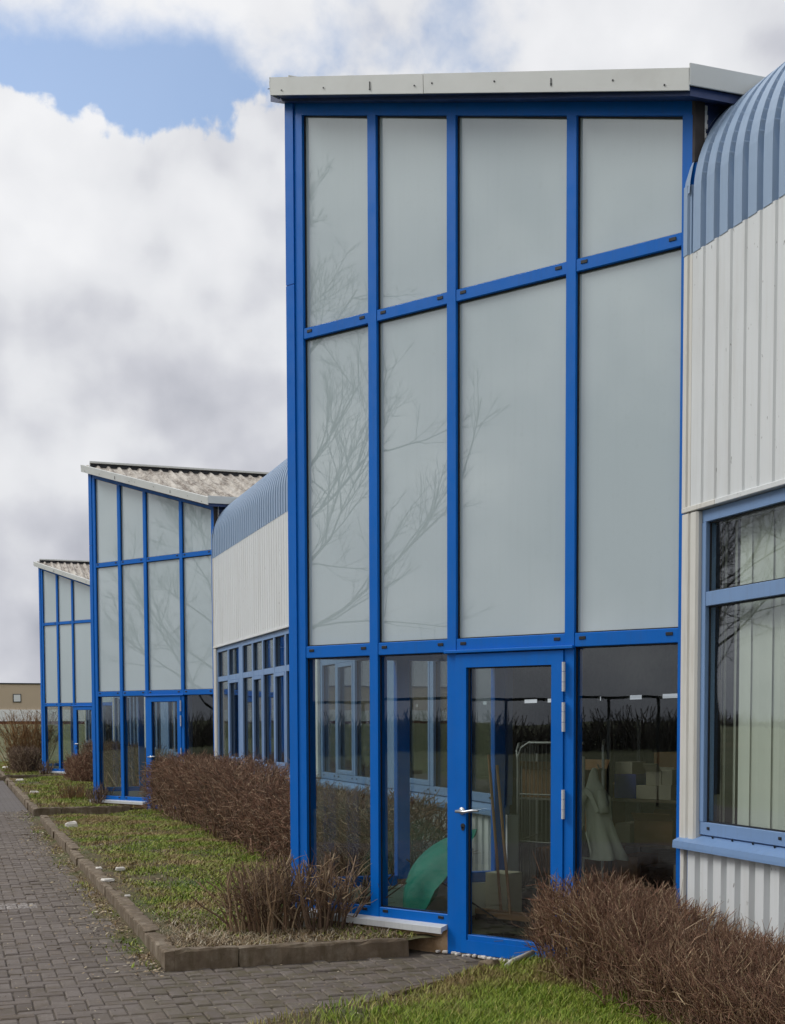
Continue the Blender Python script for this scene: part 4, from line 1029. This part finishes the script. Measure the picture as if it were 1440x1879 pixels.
p = bed_pts(150000, 5.2, -1, k0); blades('grass', p, bedz(p, .03), .060, .0065, M['grass_fresh'], 1.0, 'fresh bright grass in the foreground at the bottom right')
n = 16000; x = rng.uniform(1.42, 3.1, n); y = rng.uniform(9.33, 11.9, n); d_ = -CB * (x - OX) - SB * (y - OY)
kk = (d_ > .05) & (rng.random(n) < np.clip(1.15 - .45 * (y - 9.3) + .5 * smooth_noise(x, y, 4, 31), .05, 1)) & ((y < YA) | (x < 2.5))
p = np.stack([x[kk], y[kk]], 1); blades('dry_grass', p, bedz(p), .045, .008, M['litter'], 2.2, 'straw coloured dead grass behind the front kerb', 'dry grass')
# crumbly soil and moss washed against the foot of the kerb
mb = MB(); ny_, nx_ = 260, 10
for j in range(ny_ + 1):
    yv = 9.35 + (25.0 - 9.35) * j / ny_; wdt = .16 + .10 * math.sin(yv * 1.9) * math.sin(yv * .73 + 1) + .05 * math.sin(yv * 5.3)
    for i in range(nx_ + 1):
        u = i / nx_; xv = 1.33 - max(.05, wdt) * u; mb.v.append((xv + random.gauss(0, .004), yv, .026 * (1 - u) ** 1.4 - .006 + random.gauss(0, .0035)))
for j in range(ny_):
    for i in range(nx_): q = j * (nx_ + 1) + i; mb.f.append((q, q + nx_ + 1, q + nx_ + 2, q + 1))
o = mb.build('kerb_dirt', M['soil'], smooth=True); tag(o, 'brown soil and moss washed against the foot of the long kerb', 'soil', kind='stuff')
# weeds growing along kerb foot and paving joints
n = 2600; x = 1.31 - np.abs(rng.normal(0, .10, n)); y = rng.uniform(9.2, 26, n); kk = rng.random(n) < np.clip(.5 + smooth_noise(x, y, 2, 8), .05, 1)
p = np.stack([x[kk], y[kk]], 1); blades('kerb_weeds', p, np.zeros(len(p)), .03, .010, M['grass'], 1.3, 'small weeds at the foot of the kerb', 'weeds')
# leaf litter
def litter(name, pts, z, size, label):
    n = len(pts); ang = rng.uniform(0, 6.28, n); L = size * rng.uniform(.5, 1.6, n); Wd = L * rng.uniform(.2, .6, n)
    d = np.stack([np.cos(ang), np.sin(ang), rng.normal(0, .25, n)], 1); pz = np.stack([-np.sin(ang), np.cos(ang), rng.normal(0, .3, n)], 1)
    B = np.stack([pts[:, 0], pts[:, 1], z + L * .15], 1)
    v = np.stack([B - d * L[:, None] / 2, B - pz * Wd[:, None] / 2, B + d * L[:, None] / 2, B + pz * Wd[:, None] / 2], 1)
    loops = np.arange(n * 4)
    o = link(name, np_mesh(name, v.reshape(-1, 3), loops, 4, M['litter'])); tag(o, label, 'leaf litter', kind='stuff')
n = 4200; x = 1.30 - np.abs(rng.exponential(.17, n)); y = rng.uniform(8.9, 27, n); kk = (rng.random(n) < np.clip(.55 + smooth_noise(x, y, 1.6, 12), .08, 1)); 
litter('leaf_litter', np.stack([x[kk], y[kk]], 1), (.012 * (x[kk] > 1.1)), .030, 'dry leaves and twigs swept against the kerb on the paving')
n = 2600; x = rng.uniform(-.6, 3.0, n); y = rng.uniform(7.3, 17, n); kk = np.array([on_paving(a_, b_) for a_, b_ in zip(x, y)])
litter('leaf_litter', np.stack([x[kk], y[kk]], 1), np.full(kk.sum(), .003), .017, 'small pale leaf scraps scattered over the paving')
p = bed_pts(9000, 9.36, 0); litter('leaf_litter', p, bedz(p) + .004, .034, 'dead leaves lying in the grass of the first bed')
n = 700; x = rng.uniform(1.5, 3.2, n); y = rng.uniform(9.35, 10.4, n); kk = (-CB * (x - OX) - SB * (y - OY)) > .05
litter('leaf_litter', np.stack([x[kk], y[kk]], 1), bedz(np.stack([x[kk], y[kk]], 1)) + .006, .034, 'straw coloured leaves round the feet of the corner bushes')
p = bed_pts(1600, 5.2, -1); litter('leaf_litter', p, bedz(p, .03) + .008, .03, 'dead leaves in the foreground grass')

def hedge(label, x0, x1, y0, y1, hfun, n, r, ln, mats, stems=400, zg=.05, wob=.06, name='bare_hedge', edge=.72, inside=None, k=3, upb=.95):
    e_ = empty(name, ((x0 + x1) / 2, (y0 + y1) / 2, zg)); tag(e_, label, 'hedge'); o_ = np.array(e_.location)
    x = rng.uniform(x0, x1, n); y = rng.uniform(y0, y1, n)
    if inside is not None:
        ok = inside(x, y); x, y = x[ok], y[ok]; n = len(x)
    h = hfun(x, y) * (1 + wob * smooth_noise(x, y, 5, 21) + wob * .8 * smooth_noise(x, y, 17, 4))
    z = zg + rng.random(n) ** edge * h
    cx_ = (x0 + x1) / 2; wx = (x1 - x0) / 2; x = cx_ + (x - cx_) * (1 + .10 * smooth_noise(y, z, 4, 5))
    st = np.stack([x, y, z], 1)
    out = np.stack([(x - cx_) / wx * .45, np.zeros(n), np.ones(n) * upb], 1) + rng.normal(0, .46, (n, 3))
    L = ln * rng.uniform(.4, 1.25, n) * np.where(rng.random(n) < .07, 1.7, 1); rad = r * rng.uniform(.5, 1.3, n) * np.where(rng.random(n) < .08, 1.6, 1)
    st[:, 2] -= np.maximum(0, z + L * .65 - (zg + h * 1.02)) * rng.uniform(.45, 1.0, n); st[:, 2] = np.maximum(st[:, 2], zg - .02)
    P = np.empty((n, k, 3)); P[:, 0] = st - o_; d = out / np.linalg.norm(out, axis=1, keepdims=True)
    for i in range(1, k):
        P[:, i] = P[:, i - 1] + d * (L / (k - 1))[:, None]; d = d + rng.normal(0, .30, (n, 3)) + np.array([0, 0, .06]); d /= np.linalg.norm(d, axis=1, keepdims=True)
    RR = rad[:, None] * np.linspace(1, .4, k)[None, :]
    nb = int(n * .68)
    for sl_, mt in ((slice(0, nb), mats[0]), (slice(nb, n), mats[1])):
        V, q = tubes_np(P[sl_], RR[sl_], 3); link('twigs', np_mesh('twigs', V, q, 4, M[mt]), e_)['kind'] = 'stuff'
    # side shoots forking off
    pick = rng.random(n) < .75; Q = P[pick]; m_ = len(Q); w_ = rng.random(m_)[:, None]; b_ = Q[:, 1] * w_ + Q[:, 2] * (1 - w_); dd = Q[:, 2] - Q[:, 1]; dd /= np.linalg.norm(dd, axis=1, keepdims=True)
    link('side_shoots', twig_mesh('side_shoots', b_, dd + rng.normal(0, .6, (m_, 3)), L[pick] * rng.uniform(.25, .6, m_), rad[pick] * .62, M[mats[0]], .3), e_)['kind'] = 'stuff'
    xs = rng.uniform(x0 + .1, x1 - .1, stems); ys = rng.uniform(y0 + .1, y1 - .1, stems); hs = hfun(xs, ys) * rng.uniform(.6, .95, stems)
    ok = hs > .08
    if inside is not None: ok &= inside(xs - .08, ys + .08)
    S = np.stack([xs, ys, np.full(stems, zg - .03)], 1)[ok]
    link('stems', twig_mesh('stems', S - o_, np.stack([rng.normal(0, .18, stems), rng.normal(0, .18, stems), np.ones(stems)], 1)[ok], hs[ok], r * 2.2, M[mats[1]], .16, 4, 4), e_)['kind'] = 'stuff'
    return e_
def h_fg(x, y):
    prof_y = np.interp(y, [3, 5.4, 6.0, 6.8, 7.4, 7.8, 8.1, 8.6, 8.95, 9.1], [.38, .40, .43, .50, .58, .60, .50, .28, .12, .02])
    c = 1 - ((x - 3.92) / .62) ** 4 * .45; return np.clip(prof_y * c, .02, None)
hedge('reddish brown bare hedge in the right foreground before the white wall', 3.42, 4.36, 4.6, 9.0, h_fg, 17500, .0035, .16, ('twig_red', 'twig_old'), 520, .03, .20, inside=lambda x, y: x > 3.50 + np.maximum(0, y - 7.7) * .34, k=4)
def h_2(x, y):
    return np.interp(y, [11.4, 16.2, 17.4, 22.5, 24.6, 25.6, 26.0], [.90, .84, 1.04, 1.06, 1.0, .78, .3]) * np.clip(1 - ((x - 3.85) / .6) ** 6 * .3, .3, 1)
hedge('long clipped brown hedge between the first two glass towers', 3.30, 4.33, 11.2, 25.6, h_2, 29000, .0052, .145, ('twig_red', 'twig_grey'), 900, .06, .12, upb=.45)
def h_3(x, y): return np.interp(y, [37.2, 37.8, 38.6, 39.3, 39.8], [.15, .62, .74, .6, .2]) * np.clip(1 - ((x - 3.35) / .5) ** 4 * .5, .2, 1)
hedge('rounded dark red bush beside the middle tower post', 2.95, 3.8, 37.2, 39.8, h_3, 3000, .008, .2, ('twig_red', 'twig_red'), 90, .06)
def h_4(x, y): return np.interp(y, [28.5, 29, 40, 41], [.2, 1.0, 1.05, .6]) + 0 * x
hedge('brown hedge between the middle and the farthest towers', 3.45, 4.33, 28.4, 40.6, h_4, 5000, .009, .22, ('twig_grey', 'twig_red'), 200, .06)
def h_5(x, y): return np.full_like(x, .78) * np.clip(1 - ((x - 2.1) / .55) ** 4 * .4, .2, 1)
hedge('low dark hedge left of the farthest tower', 1.72, 2.5, 44.5, 47.2, h_5, 3000, .010, .2, ('twig_grey', 'twig_grey'), 80, .06)

# bushes: cut stems fanning out of a stool
def bush(label, cx_, cy_, rx, ry, h, nst, r, mats, fan=.5, sub=9, zg=.06, cat='bush', name='bare_bush', ln=.16):
    e_ = empty(name, (cx_, cy_, zg)); tag(e_, label, cat)
    n = nst; px_ = rng.normal(0, .38, n); py_ = rng.normal(0, .38, n)
    S = np.stack([px_ * rx, py_ * ry, np.full(n, -.04)], 1)
    D = np.stack([px_ * fan + rng.normal(0, .10, n), py_ * fan + rng.normal(0, .10, n), np.ones(n)], 1); L = h * rng.uniform(.65, 1.08, n)
    k = 5; P = np.empty((n, k, 3)); P[:, 0] = S; d = D / np.linalg.norm(D, axis=1, keepdims=True)
    for i in range(1, k):
        P[:, i] = P[:, i - 1] + d * (L / (k - 1))[:, None]; d = d + rng.normal(0, .16, (n, 3)); d[:, 2] = np.abs(d[:, 2]); d /= np.linalg.norm(d, axis=1, keepdims=True)
    rad = (r * rng.uniform(.6, 1.4, n))[:, None] * np.linspace(1, .55, k)[None, :]
    V, q = tubes_np(P, rad, 5); link('stems', np_mesh('stems', V, q, 4, M[mats[0]], True), e_)['kind'] = 'stuff'
    idx = rng.integers(0, n, n * sub); t = rng.uniform(.30, 1.0, n * sub) * (k - 1); i0 = np.minimum(t.astype(int), k - 2); f = (t - i0)[:, None]
    st = P[idx, i0] * (1 - f) + P[idx, i0 + 1] * f
    out = rng.normal(0, .7, (n * sub, 3)); out[:, 2] = np.abs(out[:, 2]) * .8 + .35
    Lt = ln * rng.uniform(.3, 1.2, n * sub); ov = np.maximum(0, st[:, 2] + Lt * .8 - h * 1.03); Lt = np.maximum(.03, Lt - ov)
    link('twigs', twig_mesh('twigs', st, out, Lt, r * .42 * rng.uniform(.6, 1.4, n * sub), M[mats[1]], .3), e_)['kind'] = 'stuff'
    return e_
bush('bare cut bush left of the blue corner post, growing behind the kerb', 2.26, 10.22, .32, .22, .58, 150, .0075, ('twig_old', 'twig_grey'), .35, 8)
bush('bare cut bush with fanning stems before the first glass pane', 2.68, 10.02, .26, .16, .66, 70, .009, ('twig_grey', 'twig_old'), .62, 8)
bush('dry tuft of stems on the lawn before the middle tower', 2.36, 29.3, .28, .25, .42, 60, .008, ('twig_warm', 'twig_grey'), .6, 5)
bush('small dark shrub at the foot of the middle tower post', 2.62, 26.85, .22, .15, .5, 40, .009, ('twig_grey', 'twig_grey'), .6, 6)
bush('tall loose warm brown shrub left of the farthest tower', 2.25, 46.4, .55, .6, 2.05, 130, .012, ('twig_warm', 'twig_warm'), .35, 16, ln=.4)
bush('small shrub at the foot of the farthest tower', 2.62, 43.2, .2, .15, .5, 30, .012, ('twig_grey', 'twig_grey'), .6, 5)

# bare street trees across the paving (mirrored in the glass)
def tree(label, x, y, h, seed, lo=1.9):
    r = np.random.default_rng(seed); e_ = empty('bare_tree', (x, y, -.03)); tag(e_, label, 'tree', 'bare trees beside the paving')
    levels = [[], [], [], []]
    tk = [Vector((0, 0, -.05)), Vector((.03, .02, h * .25)), Vector((-.03, .05, h * .5)), Vector((.04, -.02, h * .75)), Vector((0, .03, h))]
    MB().tube(tk, [.13, .10, .07, .04, .012], 10).build('trunk', M['bark'], e_, True)
    def pt(t):
        t = t * 4; i = min(int(t), 3); return tk[i].lerp(tk[i + 1], t - i)
    def grow(p, d, L, lv, rad):
        segs = 5; P = [np.array(p)]; d = np.array(d, float)
        for i in range(segs):
            d = d / np.linalg.norm(d); P.append(P[-1] + d * L / segs); d = d + r.normal(0, .10, 3) + np.array([0, 0, .045 if lv < 2 else .03])
        levels[lv].append((P, rad))
        if lv == 3: return
        nchild = (10, 8, 5)[lv]
        for c in range(nchild):
            t = r.uniform(.25, 1.0) * segs; i = min(int(t), segs - 1); q = P[i] + (P[i + 1] - P[i]) * (t - i); dd = P[i + 1] - P[i]; dd /= np.linalg.norm(dd)
            nd = dd + r.normal(0, .48, 3) + np.array([0, 0, .18]); grow(q, nd, L * r.uniform(.34, .58) * (1.1 - .4 * t / segs), lv + 1, max(.0035, rad * .46))
    for i in range(17):
        t = lo / h + (1 - lo / h) * (i / 17) ** 1.05; q = pt(t); an = i * 2.4 + r.uniform(-.4, .4); up = .25 + .9 * t
        grow(q, (math.cos(an), math.sin(an), up), (4.3 * (1 - t) + 1.1), 0, .034 * (1 - t) + .011)
    for lv in range(4):
        A = levels[lv]; P = np.array([a_[0] for a_ in A]); rad = np.array([a_[1] for a_ in A])[:, None] * np.linspace(1, .4, 6)[None, :]
        V, q = tubes_np(P, rad, 4 if lv < 2 else 3); link('branches' if lv < 2 else 'twigs', np_mesh('branches', V, q, 4, M['bark']), e_)['kind'] = 'stuff'
tree('bare tree across the paving, mirrored in the near tower panes', -8.0, 13.6, 10.0, 4)
tree('bare tree farther along, mirrored in the middle tower panes', -8.0, 27.6, 9.0, 9)

# railing on the far side of the paving (mirrored in the lower glass)
rl = empty('railing', (-14, 10, 0)); tag(rl, 'dark metal railing across the paving, mirrored in the lower right pane', 'railing')
pm_ = MB().box((-.03, -.03, -.05), (.03, .03, 2.124)).mesh('post', M['dark_metal'])
for i in range(25): link('post', pm_, rl, (0, -12 + i * 1.0, 0))
MB().box((-.03, -12.05, 2.125), (.03, 12.05, 2.18)).build('top_rail', M['dark_metal'], rl)
# far hedgerow outside to the left, mirrored as the dark band at the horizon
n = 9000; yy_ = rng.uniform(-60, 120, n); xx_ = -62 + rng.normal(0, 2.2, n); hh = 2.1 + 1.0 * smooth_noise(xx_ * 0, yy_, .35, 2) + .5 * smooth_noise(xx_ * 0, yy_, 1.3, 6) + rng.uniform(-.6, .5, n)
o = link('hedgerow', twig_mesh('hedgerow', np.stack([xx_, yy_, np.zeros(n)], 1), np.stack([rng.normal(0, .35, n), rng.normal(0, .55, n), np.ones(n)], 1), np.maximum(hh, .8), .055, M['far_twig'], .4)); tag(o, 'far dark hedgerow seen only as a reflection in the glass', 'hedgerow', kind='stuff')

# ------------------------------------------------------------------ distant warehouse
wh = empty('warehouse', (10, 150, 1.5)); tag(wh, 'distant flat tan warehouse with a white band at the far left', 'warehouse')
MB().box((-60, 0, 1.62), (40, 30, 4.32)).build('wall', M['tan_wall'], wh); MB().box((-60.1, -.1, 4.321), (40.1, 30.1, 4.45)).build('roof_edge', M['dark_metal'], wh)
MB().box((-60, -.15, .38), (40, 30, 1.619)).build('white_band', M['white_band'], wh); MB().box((-60, -.05, -.2), (40, 30, .379)).build('brick_base', M['red_base'], wh)
for xx in (-32, -18, -3.7, 12, 26):
    w_ = MB().box((xx - .42, -.08, 2.40), (xx + .42, .02, 3.28)).build('window', M['dark_metal'], wh); MB().box((xx - .34, -.12, 2.48), (xx + .34, -.081, 3.20)).build('pane', M['pane_white'], w_)

# ------------------------------------------------------------------ loose stones and scraps
def stone(x, y, z, sx, sy, sz, label, name='white_stone', mat='stone', rz=None):
    mb = MB().box((-sx, -sy, 0), (sx, sy, sz), min(sx, sy, sz) * .35); mb.v = [(p + random.gauss(0, sx * .06), q + random.gauss(0, sy * .06), r_ + random.gauss(0, sz * .06)) for p, q, r_ in mb.v]
    o = mb.build(name, M[mat]); o.location = (x, y, z); o.rotation_euler = (0, 0, random.uniform(-.4, .4) if rz is None else rz); tag(o, label, 'stone', 'white stones on the beds')
stone(1.652, 21.2, .075, .085, .07, .10, 'largest white stone on the grass, left of the long hedge')
stone(1.664, 14.87, .08, .05, .035, .045, 'flat white stone on the grass halfway along the kerb')
stone(1.44, 14.9, .10, .035, .03, .03, 'small white stone lying at the kerb edge')
stone(1.40, 13.6, .118, .06, .05, .03, 'pale stone fragment lying on the kerb top')
stone(1.45, 12.4, .10, .028, .022, .03, 'tiny white stone on the kerb nearest the camera')
stone(1.65, 31.4, .08, .10, .08, .09, 'white stone on the lawn before the middle tower')
stone(1.64, 38.3, .08, .11, .09, .09, 'white stone on the lawn farther past the middle tower')
stone(1.64, 49.0, .06, .13, .09, .12, 'farthest white stone near the tall shrub')
stone(3.33, 8.23, -.01, .045, .07, .115, 'upright pale block at the end of the path edging', 'edging_block', 'kerb', .45)
pp = MB().tube([(3.37, 8.16, .035), (3.52, 8.30, .075), (3.75, 8.46, .10)], [.017, .018, .018], 10).build('pale_pipe', M['flashing'], None, True); tag(pp, 'short pale pipe lying from the block into the hedge', 'pipe')
sc = MB().prism([(0, 0), (.05, 0), (.045, .07), (.01, .06)], 0, .004, lambda p, q, t: (2.46 + p, 10.16 + t, .085 + q)).prism([(.07, 0), (.11, 0), (.10, .06), (.08, .065)], 0, .004, lambda p, q, t: (2.46 + p, 10.16 + t, .085 + q)).build('white_scrap', M['stone']); tag(sc, 'torn white scrap standing between the two corner bushes', 'scrap')
